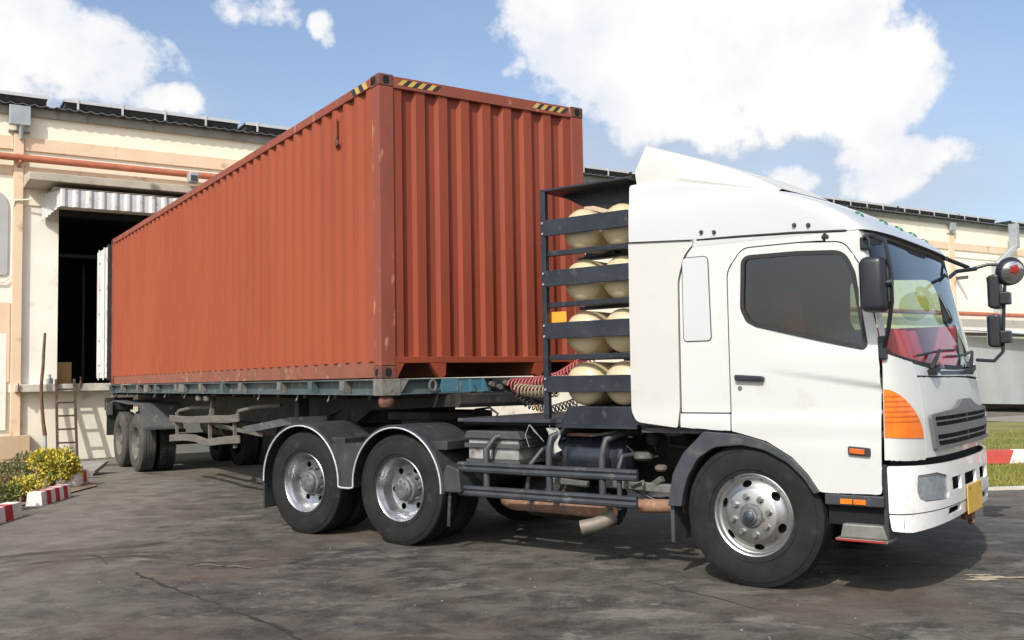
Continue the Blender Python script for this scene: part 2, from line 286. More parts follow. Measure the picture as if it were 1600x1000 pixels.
# ------------------------------------------------------------------ mesh helpers
class MB:
    def __init__(s): s.v = []; s.f = []; s.mi = []
    def add(s, vs, fs, mi=0):
        o = len(s.v); s.v += [tuple(p) for p in vs]; s.f += [tuple(i+o for i in f) for f in fs]; s.mi += [mi]*len(fs); return s
    def box(s, x0, x1, y0, y1, z0, z1, mi=0):
        return s.add([(x0, y0, z0), (x1, y0, z0), (x1, y1, z0), (x0, y1, z0), (x0, y0, z1), (x1, y0, z1), (x1, y1, z1), (x0, y1, z1)],
                     [(0, 3, 2, 1), (4, 5, 6, 7), (0, 1, 5, 4), (1, 2, 6, 5), (2, 3, 7, 6), (3, 0, 4, 7)], mi)
    def bar(s, a, b, w, h, mi=0, upv=(0, 0, 1)):
        a = Vector(a); b = Vector(b); d = (b-a).normalized(); u = Vector(upv)
        if abs(d.dot(u)) > .95: u = Vector((1, 0, 0))
        sx = d.cross(u).normalized()*(w/2); sz = sx.cross(d).normalized()*(h/2)
        vs = [p+i*sx+j*sz for p in (a, b) for i, j in ((-1, -1), (1, -1), (1, 1), (-1, 1))]
        return s.add(vs, [(0, 1, 2, 3), (7, 6, 5, 4), (0, 4, 5, 1), (1, 5, 6, 2), (2, 6, 7, 3), (3, 7, 4, 0)], mi)
    def tube(s, pts, r, n=10, mi=0, cap=True):
        pts = [Vector(p) for p in pts]; rs_ = r if isinstance(r, (list, tuple)) else [r]*len(pts)
        vs = []; prev = None
        for i, p in enumerate(pts):
            d = (pts[min(i+1, len(pts)-1)]-pts[max(i-1, 0)]).normalized()
            if prev is None:
                u = Vector((0, 0, 1)) if abs(d.z) < .9 else Vector((1, 0, 0)); a = d.cross(u).normalized()
            else:
                a = (prev-d*prev.dot(d)).normalized()
            prev = a; b = d.cross(a)
            vs += [p+(a*cos(2*pi*k/n)+b*sin(2*pi*k/n))*rs_[i] for k in range(n)]
        fs = [(i*n+k, i*n+(k+1) % n, (i+1)*n+(k+1) % n, (i+1)*n+k) for i in range(len(pts)-1) for k in range(n)]
        if cap: fs += [tuple(reversed(range(n))), tuple((len(pts)-1)*n+k for k in range(n))]
        return s.add(vs, fs, mi)
    def lathe(s, prof, c=(0, 0, 0), axis='y', n=48, mi=0, closed=False):
        # prof: (r, h) ; h along +axis
        c = Vector(c); ax = {'x': Vector((1, 0, 0)), 'y': Vector((0, 1, 0)), 'z': Vector((0, 0, 1))}[axis]
        a = {'x': Vector((0, 1, 0)), 'y': Vector((0, 0, 1)), 'z': Vector((1, 0, 0))}[axis]; b = ax.cross(a)
        vs = []; P = len(prof)
        for k in range(n):
            d = a*cos(2*pi*k/n)+b*sin(2*pi*k/n)
            vs += [c+d*r+ax*h for r, h in prof]
        fs = []
        for k in range(n):
            k2 = (k+1) % n
            for i in range(P if closed else P-1):
                j = (i+1) % P; fs.append((k*P+i, k*P+j, k2*P+j, k2*P+i))
        return s.add(vs, fs, mi)
    def prism(s, poly, h0, h1, axis='y', mi=0, mi_side=None):
        f3 = {'y': lambda p, h: (p[0], h, p[1]), 'x': lambda p, h: (h, p[0], p[1]), 'z': lambda p, h: (p[0], p[1], h)}[axis]
        n = len(poly); vs = [f3(p, h0) for p in poly]+[f3(p, h1) for p in poly]
        s.add(vs, [tuple(range(n)), tuple(reversed(range(n, 2*n)))], mi)
        return s.add(vs, [(i, i+n, (i+1) % n+n, (i+1) % n) for i in range(n)], mi if mi_side is None else mi_side)
    def grid(s, fn, us, vs_, mi=0, flip=False):
        vs = [fn(u, v) for u in us for v in vs_]; n = len(vs_)
        fs = [(i*n+j, (i+1)*n+j, (i+1)*n+j+1, i*n+j+1) for i in range(len(us)-1) for j in range(n-1)]
        if flip: fs = [tuple(reversed(f)) for f in fs]
        return s.add(vs, fs, mi)
    def build(s, name, mats, parent=None, smooth=None, bevel=0, solid=0, label=None, recalc=True, offs=-1):
        me = bpy.data.meshes.new(name); me.from_pydata(s.v, [], s.f)
        if isinstance(mats, str): mats = [mats]
        for k in mats: me.materials.append(M[k])
        me.polygons.foreach_set('material_index', s.mi)
        if recalc:
            bm = bmesh.new(); bm.from_mesh(me); bmesh.ops.remove_doubles(bm, verts=bm.verts, dist=1e-5); bmesh.ops.recalc_face_normals(bm, faces=bm.faces); bm.to_mesh(me); bm.free()
        if smooth is not None:
            me.shade_smooth(); me.set_sharp_from_angle(angle=radians(smooth))
        me.update()
        o = bpy.data.objects.new(name, me); COL.objects.link(o)
        if parent: o.parent = parent
        if solid:
            md = o.modifiers.new('solid', 'SOLIDIFY'); md.thickness = solid; md.offset = offs
            md = o.modifiers.new('split', 'EDGE_SPLIT'); md.split_angle = radians(smooth or 40)
        if bevel:
            md = o.modifiers.new('bevel', 'BEVEL'); md.width = bevel; md.segments = 2; md.limit_method = 'ANGLE'; md.angle_limit = radians(40); md.harden_normals = False
        if label: o['label'] = label
        return o
def empty(name, loc=(0, 0, 0), rz=0.0, parent=None):
    o = bpy.data.objects.new(name, None); COL.objects.link(o); o.location = loc; o.rotation_euler = (0, 0, rz); o.empty_display_size = .2
    if parent: o.parent = parent
    return o
def tag(o, label, cat, group=None):
    o['label'] = label; o['category'] = cat
    if group: o['group'] = group
    return o
def struct(o): o['kind'] = 'structure'; return o
def cp(o, parent, loc=None, rot=None, kids=True):
    c = o.copy(); COL.objects.link(c); c.parent = parent
    if loc is not None: c.location = loc
    if rot is not None: c.rotation_euler = rot
    if kids:
        for ch in o.children: cp(ch, c)
    return c
def rpoly(pts, rad, seg=5):
    out = []; n = len(pts); rad = rad if isinstance(rad, (list, tuple)) else [rad]*n
    for i, p in enumerate(pts):
        p = Vector(p); a = Vector(pts[i-1]); b = Vector(pts[(i+1) % n]); r = rad[i]
        if r <= 0: out.append((p.x, p.y)); continue
        da = (a-p); db = (b-p); la, lb = da.length, db.length; da.normalize(); db.normalize()
        ang = da.angle(db); t = min(r/math.tan(ang/2), la*.48, lb*.48)
        p0 = p+da*t; p1 = p+db*t
        for k in range(seg+1):
            q = k/seg; w = (1-q)**2*p0+2*q*(1-q)*p+q*q*p1; out.append((w.x, w.y))
    return out
def inside(p, poly):
    x, y = p; c = False; n = len(poly)
    for i in range(n):
        x1, y1 = poly[i]; x2, y2 = poly[i-1]
        if (y1 > y) != (y2 > y) and x < (x2-x1)*(y-y1)/(y2-y1)+x1: c = not c
    return c
def dense(poly, st):
    out = []
    for i, p in enumerate(poly):
        q = poly[(i+1) % len(poly)]; n = max(1, int(math.hypot(q[0]-p[0], q[1]-p[1])/st))
        out += [(p[0]+(q[0]-p[0])*k/n, p[1]+(q[1]-p[1])*k/n) for k in range(n)]
    return out
def panel(mb, fmap, outline, holes=(), st=(.05, .05), mi=0):
    loops = [dense(l, min(st)) for l in (outline, *holes)]
    vs = []; es = []
    for l in loops:
        o = len(vs); vs += l; es += [(o+i, o+(i+1) % len(l)) for i in range(len(l))]
    x0 = min(p[0] for p in outline); x1 = max(p[0] for p in outline); y0 = min(p[1] for p in outline); y1 = max(p[1] for p in outline)
    nx = max(1, int((x1-x0)/st[0])); ny = max(1, int((y1-y0)/st[1]))
    for i in range(1, nx):
        for j in range(1, ny):
            p = (x0+(x1-x0)*i/nx, y0+(y1-y0)*j/ny)
            if inside(p, outline) and not any(inside(p, h) for h in holes): vs.append(p)
    V, E_, F_, *_ = delaunay_2d_cdt([Vector(p) for p in vs], es, [], 0, 1e-6)
    keep = []
    for f in F_:
        c = sum((V[i] for i in f), Vector((0, 0)))/len(f)
        if inside(c, outline) and not any(inside(c, h) for h in holes): keep.append(f)
    mb.add([fmap(v.x, v.y) for v in V], keep, mi); return mb
def strip_along(mb, fmap, path, w, mi=0, closed=True, off=0):
    # flat ribbon following a 2-D path in the panel's own coordinates
    n = len(path); vs = []
    for i in range(n):
        p = Vector(path[i]); a = Vector(path[i-1]) if (closed or i) else p; b = Vector(path[(i+1) % n]) if (closed or i < n-1) else p
        d = (b-a).normalized(); nrm = Vector((-d.y, d.x))
        vs += [fmap(*(p+nrm*w/2)), fmap(*(p-nrm*w/2))]
    m = n if closed else n-1
    mb.add(vs, [(2*i, 2*i+1, (2*i+3) % (2*n), (2*i+2) % (2*n)) for i in range(m)], mi); return mb
def lerp(tab, z):
    if z <= tab[0][0]: return tab[0][1]
    for (a, p), (b, q) in zip(tab, tab[1:]):
        if z <= b: return p+(q-p)*(z-a)/(b-a)
    return tab[-1][1]

# ================================================================== THE SETTING
g = MB().add([(-3000, -3000, 0), (3000, -3000, 0), (3000, 3000, 0), (-3000, 3000, 0)], [(0, 1, 2, 3)]).build('ground', 'asphalt'); struct(g)
def wobble_strip(pts, w, z, seed, mat, name, amp=.03, step=.08):
    r = random.Random(seed); mb = MB(); P = []
    for a, b in zip(pts, pts[1:]):
        a = Vector(a); b = Vector(b); n = max(1, int((b-a).length/step))
        P += [a.lerp(b, k/n) for k in range(n)]
    P.append(Vector(pts[-1])); vs = []
    for i, p in enumerate(P):
        d = (P[min(i+1, len(P)-1)]-P[max(i-1, 0)]).normalized(); nr = Vector((-d.y, d.x)); o = nr*amp*(noise.noise(Vector((i*.2, seed, 0)))+.5*noise.noise(Vector((i*.9, seed, 5))))*1.5
        ww = w*(.35+r.random())
        ww *= max(.12, .55+1.6*noise.noise(Vector((i*.11, seed*3.7, 2))))
        vs += [(*(p+o+nr*ww/2), z), (*(p+o-nr*ww/2), z)]
    mb.add(vs, [(2*i, 2*i+1, 2*i+3, 2*i+2) for i in range(len(P)-1)])
    return mb.build(name, mat, g, recalc=False)
wobble_strip([(-3.9, 8.9), (-2.6, 7.4), (-1.35, 6.0), (-.55, 4.6), (-.2, 3.6)], .030, .003, 1, 'tar', 'crack', .05)
wobble_strip([(1.0, 7.3), (1.75, 6.2), (2.1, 5.55), (2.6, 5.0)], .012, .003, 2, 'tar', 'crack', .03)
wobble_strip([(3.0, 8.6), (3.9, 7.9), (5.4, 7.5)], .012, .003, 4, 'tar', 'crack', .05)
wobble_strip([(-2.3, 7.1), (-.6, 8.2)], .012, .003, 5, 'tar', 'crack', .03)
wobble_strip([(-5.4, 7.4), (-3.4, 9.4)], .010, .003, 7, 'tar', 'crack', .03)
wobble_strip([(5.2, 11.6), (8.2, 11.9)], .04, .003, 9, 'pale_line', 'worn_line', .03)

# ---- lawn strip on the right with grass
lawn = MB().add([(5.4, 12.55, .012), (30, 15.3, .012), (40, 40, .012), (9, 26.5, .012)], [(0, 1, 2, 3)]).build('lawn', 'lawn_soil'); struct(lawn)
gk = MB(); gk.add([(5.3, 12.40, 0), (30, 15.15, 0), (30, 15.3, 0), (5.3, 12.55, 0), (5.3, 12.40, .03), (30, 15.15, .03), (30, 15.3, .03), (5.3, 12.55, .03)], [(4, 5, 6, 7), (0, 1, 5, 4), (3, 2, 6, 7), (0, 3, 7, 4)])
struct(gk.build('lawn_kerb', 'concrete'))
mb = MB(); r = random.Random(3)
for i in range(26000):
    t = r.random()**1.4; y = 12.75+t*11.5; x0 = 5.5+(y-12.7)*.30; x = x0+r.random()*(3.5+t*6)
    if y < 12.62+(x-5.4)*.112: continue
    h = r.uniform(.03, .085)*(1.3 if noise.noise(Vector((x*.9, y*.9, 0))) > .05 else .7); w = r.uniform(.006, .012); a = r.random()*pi; dx, dy = cos(a)*w, sin(a)*w; lx, ly = r.uniform(-.03, .03), r.uniform(-.03, .03)
    mb.add([(x-dx, y-dy, .01), (x+dx, y+dy, .01), (x+lx, y+ly, h)], [(0, 1, 2)])
gr = mb.build('grass', 'grass_blade', recalc=False); gr['kind'] = 'stuff'; gr['label'] = 'short patchy green grass on the lawn at the right'; gr['category'] = 'grass'

# ---- red and white painted kerb in the lawn
kb = empty('painted_kerb', (7.75, 15.75, 0), radians(2)); tag(kb, 'long red and white painted kerb beam crossing the lawn behind the cab', 'kerb')
for i in range(-4, 12):
    x = i*.62-.22; red = i % 2 == 0; ln = .85 if red else .39
    x = sum((.85 if j % 2 == 0 else .39) for j in range(-4, i))-3.05
    MB().prism([(x, 0.02), (x+ln-.004, 0.02), (x+ln+.086, .245), (x+.09, .245)], 0, .16).build('red_segment' if red else 'white_segment', 'beam_red' if red else 'kerb_white', kb, bevel=.012)

# ---- warehouse (local x along the wall, -y towards the yard)
WA = radians(32.4); wh = empty('warehouse', (-8.8, 20.89, 0), WA)
tag(wh, 'long cream warehouse with tan bands, rusty pipe and dark loading doorway behind the container', 'warehouse')
S0, S1 = -14., 50.
D0, D1, DZ0, DZ1 = -.97, 3.5, 1.58, 5.36
MB().box(S0, S1, 0, .25, DZ1, 7.45).build('upper_wall', 'wall_cream', wh)
MB().box(S0, D0-.70, 0, .25, 1.44, DZ1).build('side_wall', 'wall_white', wh)
MB().box(D0-.70, D0, .03, .6, 1.44, DZ1).build('door_jamb', 'wall_white', wh)
MB().box(D1, S1, 0, .25, 1.44, DZ1).build('main_wall', 'wall_cream', wh)
MB().box(S0, S1, .02, .27, 0, 1.44).build('base_wall', 'wall_stained', wh)
MB().box(-1.79, D1+.6, -.22, 1.0, 1.44, 1.60).build('dock_ledge', 'concrete', wh, bevel=.012)
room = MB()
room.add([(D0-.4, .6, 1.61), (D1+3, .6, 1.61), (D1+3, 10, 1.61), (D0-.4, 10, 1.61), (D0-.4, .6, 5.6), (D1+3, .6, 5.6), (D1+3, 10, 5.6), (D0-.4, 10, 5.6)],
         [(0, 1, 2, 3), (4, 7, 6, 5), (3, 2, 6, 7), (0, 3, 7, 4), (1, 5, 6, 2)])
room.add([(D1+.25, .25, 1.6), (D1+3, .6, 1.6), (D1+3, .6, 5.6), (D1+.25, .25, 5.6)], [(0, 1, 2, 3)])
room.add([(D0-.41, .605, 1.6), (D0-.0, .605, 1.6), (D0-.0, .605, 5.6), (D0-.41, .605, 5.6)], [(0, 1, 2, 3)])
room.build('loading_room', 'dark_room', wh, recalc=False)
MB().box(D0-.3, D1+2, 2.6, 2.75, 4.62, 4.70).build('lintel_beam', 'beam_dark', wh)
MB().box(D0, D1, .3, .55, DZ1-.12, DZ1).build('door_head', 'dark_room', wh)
for k in range(6):
    MB().box(-.5+k*.62, -.44+k*.62, 4.2, 4.26, 1.62, 4.6).build('inner_post', 'beam_dark', wh)
# columns, bands, pipes
CS = [-8.24, -1.755, 4.73, 11.22, 17.71, 24.20, 30.69, 37.18, 43.67]
for c in CS:
    MB().box(c-.095 if c < 20 else c-.17, c+.095 if c < 20 else c+.17, -.085, -.001, 0, 6.86).build('column', 'band_tan', wh, bevel=.01)
    MB().box(c-.2, c+.2, -.12, -.002, 6.87, 6.90).build('column_cap', 'fascia_grey', wh)
for a, b in zip([S0]+CS, CS+[S1]):
    dz = 0 if a < 10 else -.235
    MB().box(a+.1, b-.1, -.045, -.003, 6.505+dz, 6.79+dz).build('tan_band', 'band_tan', wh, bevel=.008)
    MB().box(a+.1, b-.1, -.035, -.003, 5.98, 6.17).build('lower_band', 'band_tan' if a < 10 else 'wall_cream', wh, bevel=.008)
MB().tube([(S0, -.18, 6.31), (-6, -.18, 6.325), (1.8, -.18, 6.30), (11, -.18, 6.28)], .075, 14).build('rusty_pipe', 'pipe_red', wh, smooth=40)
MB().tube([(22, -.22, 3.77), (34, -.22, 3.76), (49, -.22, 3.74)], .085, 12).build('red_pipe', 'pipe_red', wh, smooth=40)
for s in (-1.75, 4.73, -8.24): MB().bar((s, -.02, 6.12), (s, -.3, 6.22), .05, .05).build('pipe_bracket', 'pipe_red', wh)
MB().tube([(24, -.05, 3.05), (40, -.05, 3.02)], .03, 8).build('conduit', 'fascia_grey', wh)
MB().bar((30.95, -.02, 5.15), (30.95, -.5, 5.15), .12, .12).build('wall_bracket', 'beam_dark', wh)
# concrete canopy slab and its corrugated skirt
sl = MB(); sl.prism([(0.0, 5.70), (-1.08, 5.70), (-1.08, 5.86), (-.02, 5.98), (0, 5.98)], -1.66, D1+.9, axis='x'); slo = sl.build('canopy_slab', 'concrete_dirty', wh, bevel=.012)
def corr(p0, p1, z0a, z1a, z0b, z1b, pitch=.075, amp=.018, nose=0):
    mb = MB(); p0 = Vector(p0); p1 = Vector(p1); d = (p1-p0); L_ = d.length; d.normalize(); nr = Vector((d.y, -d.x)); n = int(L_/pitch*14); vs = []
    for i in range(n+1):
        t = i/n; p = p0+d*L_*t+nr*amp*max(-1, min(1, 1.8*sin(2*pi*L_*t/pitch)-.5))
        za = z0a+(z0b-z0a)*t; zb = z1a+(z1b-z1a)*t; vs += [(p.x, p.y, za), (p.x, p.y, zb)]
    mb.add(vs, [(2*i, 2*i+2, 2*i+3, 2*i+1) for i in range(n)]); return mb
corr((-1.30, -.02), (-1.08, -1.02), 5.04, 5.60, 5.22, 5.56, .17, .014).build('canopy_side_sheet', 'zinc_sheet', wh, smooth=25, solid=.004, recalc=False)
corr((-1.08, -1.03), (D1+.6, -1.03), 5.21, 5.57, 5.20, 5.56, .25, .022).build('canopy_front_sheet', 'zinc_sheet', wh, smooth=25, solid=.004, recalc=False)
MB().box(-1.2, D1+.6, -1.0, -.05, 5.585, 5.60).build('canopy_soffit', 'concrete_dirty', wh)
fl = MB().box(1.42, 1.62, -1.32, -1.10, 5.90, 6.12).build('flood_lamp', 'galv', wh, bevel=.02)
MB().box(1.45, 1.59, -1.33, -1.322, 5.93, 6.05).build('lens', 'battery_dark', fl)
# roof, gutter, arrays of solar panels
mb = MB(); n = int((S1-S0)/.22*8); amp = .022
vs = []
for i in range(n+1):
    s = S0+(S1-S0)*i/n; z = amp*max(-.4, sin(2*pi*s/.22)); vs += [(s, -.24, 7.44+z), (s, 9.0, 8.35+z)]
mb.add(vs, [(2*i, 2*i+2, 2*i+3, 2*i+1) for i in range(n)]); mb.build('roof', 'roof_sheet', wh, smooth=50, solid=.012, recalc=False)
MB().box(S0, S1, -.09, -.004, 7.24, 7.405).build('gutter', 'fascia_grey', wh, bevel=.01)
for c in (-1.755, 11.22, 24.2):
    b = MB().box(c-.20, c+.20, -.25, -.10, 6.99, 7.40).build('rain_head', 'galv', wh, bevel=.012)
    MB().tube([(c+.03, -.2, 7.0), (c+.03, -.14, 6.85), (c+.03, -.13, 6.72)], .045, 10).build('outlet', 'galv', b, smooth=40)
b = MB().box(30.55, 30.85, -.2, -.10, 7.0, 7.3).build('rain_head', 'galv', wh, bevel=.005)
dpp = MB(); dpp.bar((34.2, -.55, 7.45), (34.2, -.55, 6.45), .34, .22); dpp.bar((34.2, -.55, 6.52), (33.5, -.14, 5.75), .30, .20); dpp.bar((33.5, -.14, 5.85), (33.45, -.14, .2), .30, .2)
dpp.build('downpipe', 'galv', wh, bevel=.02)
# grey window shutter with conduit at the left edge
sh = MB(); sh.prism(rpoly([(-4.2, 3.85), (-1.93, 3.85), (-1.93, 5.62), (-4.2, 5.62)], [.05, .1, .35, .05]), -.04, -.002); sh.build('window_shutter', 'shutter_grey', wh, bevel=.008)
MB().tube([(-4.3, -.06, 3.72), (-2.0, -.06, 3.72), (-1.86, -.06, 3.84), (-1.86, -.06, 5.2), (-1.82, -.1, 5.42), (-1.5, -.16, 5.46)], .018, 8).build('conduit', 'wall_white', wh, smooth=40)
MB().box(-4.0, -1.87, -.03, -.004, 1.65, 3.30).build('lower_panel', 'band_tan', wh, bevel=.01)
MB().box(-4.0, -1.93, -.035, -.031, .67, 2.65).build('white_patch', 'wall_white', wh)
MB().box(-5.2, -1.49, -.22, -.122, 0, .56).build('column_plinth', 'plinth_tan', wh, bevel=.01)
MB().box(-5.2, -1.49, -.1219, .015, 0, .56).build('plinth_core', 'plinth_tan', wh)
for p in ((-1.72, 1.40), (-.55, 1.52)):
    MB().bar((p[0], -.23, p[1]), (p[0], -.26, p[1]+.22), .03, .02).build('ledge_bracket', 'container_rust', wh)
# solar arrays: things that stand on the roof
def solar(s0, s1, lab):
    o = empty('solar_array', (-8.8+cos(WA)*s0, 20.89+sin(WA)*s0, 0), WA)
    tag(o, lab, 'solar panels', 'solar arrays along the roof edge')
    L_ = s1-s0; n = max(1, round(L_/1.0))
    for k in range(n):
        a, b = k*L_/n+.006, (k+1)*L_/n-.006
        p = MB(); p.prism([(-.20, 7.62), (-.19, 7.665), (1.45, 7.68), (1.45, 7.635)], a, b, axis='x'); q = p.build('panel', 'solar_back', o)
        f = MB(); f.prism([(-.22, 7.605), (-.22, 7.675), (-.185, 7.675), (-.185, 7.605)], a-.004, b+.004, axis='x'); f.build('frame', 'solar_frame', q)
        MB().box(a+.02, b-.02, -.17, 1.40, 7.685, 7.688).build('cell_face', 'solar_face', q)
    sk = MB(); sk.prism([(-.10, 7.49), (-.18, 7.60), (1.40, 7.632), (1.40, 7.625)], .03, L_-.03, axis='x'); sk.build('skirt', 'solar_back', o)
    for k in range(max(2, int(L_/.9))):
        a = .25+k*.9
        if a < L_: MB().box(a, a+.04, -.245, -.222, 7.46, 7.71).build('clamp', 'solar_frame', o)
segs = [(-6.3, -1.22), (-.92, 2.84), (2.98, 6.7), (10.75, 14.5), (14.65, 18.4), (22.5, 27.2), (27.35, 31.0), (31.1, 33.6), (34.7, 40.)]
labs = ['solar array at the far left end of the roof edge', 'long solar array on the roof above the loading doorway', 'solar array on the roof edge just left of the container top', 'solar array on the roof between the container and the white roof spoiler',
        'solar array on the roof mostly hidden behind the white roof spoiler', 'solar array on the roof directly above the windscreen top', 'solar array on the roof above the far side mirror bracket', 'solar array on the roof just left of the downpipe', 'solar array on the roof right of the downpipe at the photo edge']
for (a, b), l in zip(segs, labs): solar(a, b, l)

def wpt(s, n, z=0.): return Vector((-8.8+cos(WA)*s+sin(WA)*n, 20.89+sin(WA)*s-cos(WA)*n, z))
# ladder
ld = empty('ladder', wpt(-.86, 0), WA); tag(ld, 'dark wooden ladder leaning on the dock ledge below the doorway', 'ladder')
def lad(t, x): return Vector((x, -.70+.44*t, 1.66*t))
for x in (-.17, .20): MB().bar(lad(0, x), lad(1.02, x*.93), .05, .06, upv=(0, 1, .2)).build('rail', 'wood_dark', ld, bevel=.006)
for k in range(6): MB().bar(lad(.07+.165*k, -.17), lad(.07+.165*k, .2), .03, .035).build('rung', 'wood_dark', ld, bevel=.005)
# pole leaning beside the jamb
pl = empty('wooden_pole', wpt(-1.27, 0), WA); tag(pl, 'thin crooked wooden pole with a pale lower end leaning beside the ladder', 'pole')
MB().tube([(.05, -.50, 0), (.035, -.46, .3), (.03, -.44, .56)], .036, 10).build('metal_foot', 'galv', pl, smooth=40)
MB().tube([(.03, -.44, .55), (.0, -.42, .8), (-.03, -.38, 1.2), (-.04, -.34, 1.55), (-.005, -.3, 1.95), (.01, -.27, 2.3), (.03, -.25, 2.66)], [.042, .036, .033, .034, .032, .03, .026], 10).build('shaft', 'wood_old', pl, smooth=40)
# cardboard carton inside the doorway, small clutter on the ledge
ct = empty('cardboard_carton', wpt(-.78, -.75, 1.61), WA); tag(ct, 'brown cardboard carton just inside the dark doorway', 'carton')
MB().box(-.17, .17, -.15, .2, 0, .46).build('body', 'cardboard', ct, bevel=.006); MB().box(-.165, .165, -.02, .05, .461, .464).build('tape', 'band_tan', ct)
tag(MB().lathe([(0, 0), (.07, 0), (.07, .1), (.03, .14), (.03, .2), (0, .2)], axis='z', n=16).build('ledge_fitting', 'galv', smooth=40), 'small grey metal fitting standing on the dock ledge', 'fitting').location = wpt(-1.13, .12, 1.602)

# planting bed with shrubs, painted kerb blocks
bed = MB().add([(-6.35, 9.0, .02), (-6.40, 14.9, .02), (-8.0, 17.4, .02), (*wpt(-1.2, .05).xy, .02), (*wpt(-9, .05).xy, .02), (-14, 8.5, .02)], [(0, 1, 2, 3, 4, 5)]).build('planting_bed', 'soil'); struct(bed)
def shrub(name, loc, w, h, n, mats, label, seed, leaf=.035):
    o = empty(name, loc); tag(o, label, 'shrub'); r = random.Random(seed); mb = MB()
    cl = [(r.uniform(-.33, .33)*w, r.uniform(-.33, .33)*w, r.uniform(.35, .82)*h, r.uniform(.16, .3)*min(w, h)) for _ in range(14)]
    for i in range(n):
        cx, cy, cz, cr = r.choice(cl); d = Vector((r.gauss(0, 1), r.gauss(0, 1), r.gauss(0, 1))).normalized(); rr = cr*(r.random()**.4)*1.2
        p = Vector((cx, cy, cz))+d*rr
        if p.z < .01: p.z = .02+r.random()*.05
        ax = (d+Vector((r.uniform(-.7, .7), r.uniform(-.7, .7), r.uniform(.0, .9)))).normalized(); sd_ = ax.cross(Vector((r.gauss(0, 1), r.gauss(0, 1), r.gauss(0, 1)))).normalized()
        L_ = leaf*r.uniform(.7, 1.4); W_ = L_*.36; nrm = ax.cross(sd_)*L_*.12
        mi = 0 if r.random() < (.25+.75*min(1, max(0, (rr/cr-.35)))) else 1
        mb.add([p, p+ax*L_*.5+sd_*W_+nrm, p+ax*L_, p+ax*L_*.5-sd_*W_+nrm], [(0, 1, 2, 3)], mi)
    mb.build('foliage', mats, o, recalc=False)
    st = MB()
    for k in range(9):
        cx, cy, cz, cr = cl[k]; st.tube([(cx*.25, cy*.25, 0), (cx*.6, cy*.6, cz*.5), (cx, cy, cz)], [.010, .007, .004], 5)
    st.build('stems', 'stem', o); return o
shrub('yellow_shrub', (-6.98, 14.75, 0), .58, .58, 4600, ['leaf_yellow', 'leaf_green'], 'largest bright yellow shrub standing behind the striped kerb block', 1, .045)
shrub('yellow_shrub', (-6.55, 12.95, 0), .40, .36, 2000, ['leaf_yellow', 'leaf_green'], 'low yellow shrub between the two striped kerb blocks', 2, .032)
shrub('green_shrub', (-6.36, 12.12, 0), .34, .36, 1000, ['leaf_green', 'leaf_dusty'], 'low green shrub at the left edge behind the nearest kerb block', 3, .034)
shrub('dusty_shrub', (-7.62, 14.7, 0), .55, .42, 1100, ['leaf_dusty', 'leaf_green'], 'grey green dusty plant in front of the tan plinth', 4, .04)
shrub('red_tip_shrub', (-7.05, 13.5, 0), .45, .38, 1100, ['leaf_red', 'leaf_dusty'], 'brownish leafed plant left of the largest yellow shrub', 5, .034)
shrub('dusty_shrub', (-8.5, 16.9, 0), .6, .4, 900, ['leaf_dusty', 'leaf_red'], 'dry brown weed clump at the foot of the leaning pole', 7, .05)
def kerb_block(loc, rz, L_, stripes, label, tilt=(0, 0)):
    o = empty('kerb_block', loc, rz); o.rotation_euler = (tilt[0], tilt[1], rz); tag(o, label, 'kerb block', 'red and white kerb blocks by the planting bed'); x = 0
    for w, red in stripes:
        MB().prism([(-.105, 0), (.105, 0), (.085, .175), (-.085, .175)], x, x+w-.0006, axis='x').build('red_stripe' if red else 'white_stripe', 'kerb_red' if red else 'kerb_white', o); x += w
    return o
kerb_block((-6.24, 12.62, 0), radians(94), 1.2, [(.17, 0), (.14, 1), (.14, 0), (.14, 1), (.14, 0), (.14, 1), (.11, 0)], 'striped red and white kerb block in front of the largest yellow shrub')
kerb_block((-5.90, 10.35, 0), radians(94), 1.2, [(.2, 1), (.24, 0), (.2, 1), (.2, 0), (.2, 1), (.24, 0)], 'striped kerb block cut by the left edge of the photo')
kerb_block((-6.78, 14.85, .03), radians(75), .3, [(.16, 0), (.08, 1), (.06, 0)], 'broken tilted piece of red and white kerb beside the grey board', (.12, -.22))
bd = empty('wooden_board', (-7.46, 16.7, .02), radians(-6)); bd.rotation_euler = (.30, -.03, radians(-6)); tag(bd, 'weathered grey board lying on the ground below the ladder', 'board')
for k in range(3): MB().box(-.24, .26, k*.16, k*.16+.154, .02, .065).build('plank', 'board_grey', bd, bevel=.006)
MB().box(-.2, -.14, -.0, .47, -.02, .019).build('batten', 'board_grey', bd); MB().box(.16, .22, -.0, .47, -.02, .019).build('batten', 'board_grey', bd)

# tarpaulin shed at the right
ss = empty('tarpaulin_shed', wpt(30.6, 5.9), WA); tag(ss, 'grey tarpaulin walled lean-to shed with pale corrugated roof at the right edge', 'shed')
mb = MB(); n = 300; vs = []
for i in range(n+1):
    x = -.15+14*i/n; d = .05*sin(x*3.1)+.03*sin(x*8.3+1)+.015*sin(x*19); vs += [(x+.25, -.0+d, .28), (x+.25, -.0+d*.5, 1.4), (x+.25, .0, 2.38)]
mb.add(vs, [(3*i+k, 3*i+3+k, 3*i+4+k, 3*i+1+k) for i in range(n) for k in (0, 1)]); mb.build('tarpaulin', 'tarp_grey', ss, smooth=60, recalc=False)
MB().box(-.2, 14, -.06, .1, .02, .27).build('ground_beam', 'beam_dark', ss, bevel=.01)
for x in (-.1, 4.5, 9): MB().box(x, x+.14, -.12, .02, 0, 2.45).build('post', 'beam_dark', ss, bevel=.008)
vs = []; mb = MB(); n = 700
for i in range(n+1):
    x = -.6+15*i/n; z = .022*sin(2*pi*x/.16); vs += [(x, -.45, 2.44+z), (x, 5.6, 3.15+z)]
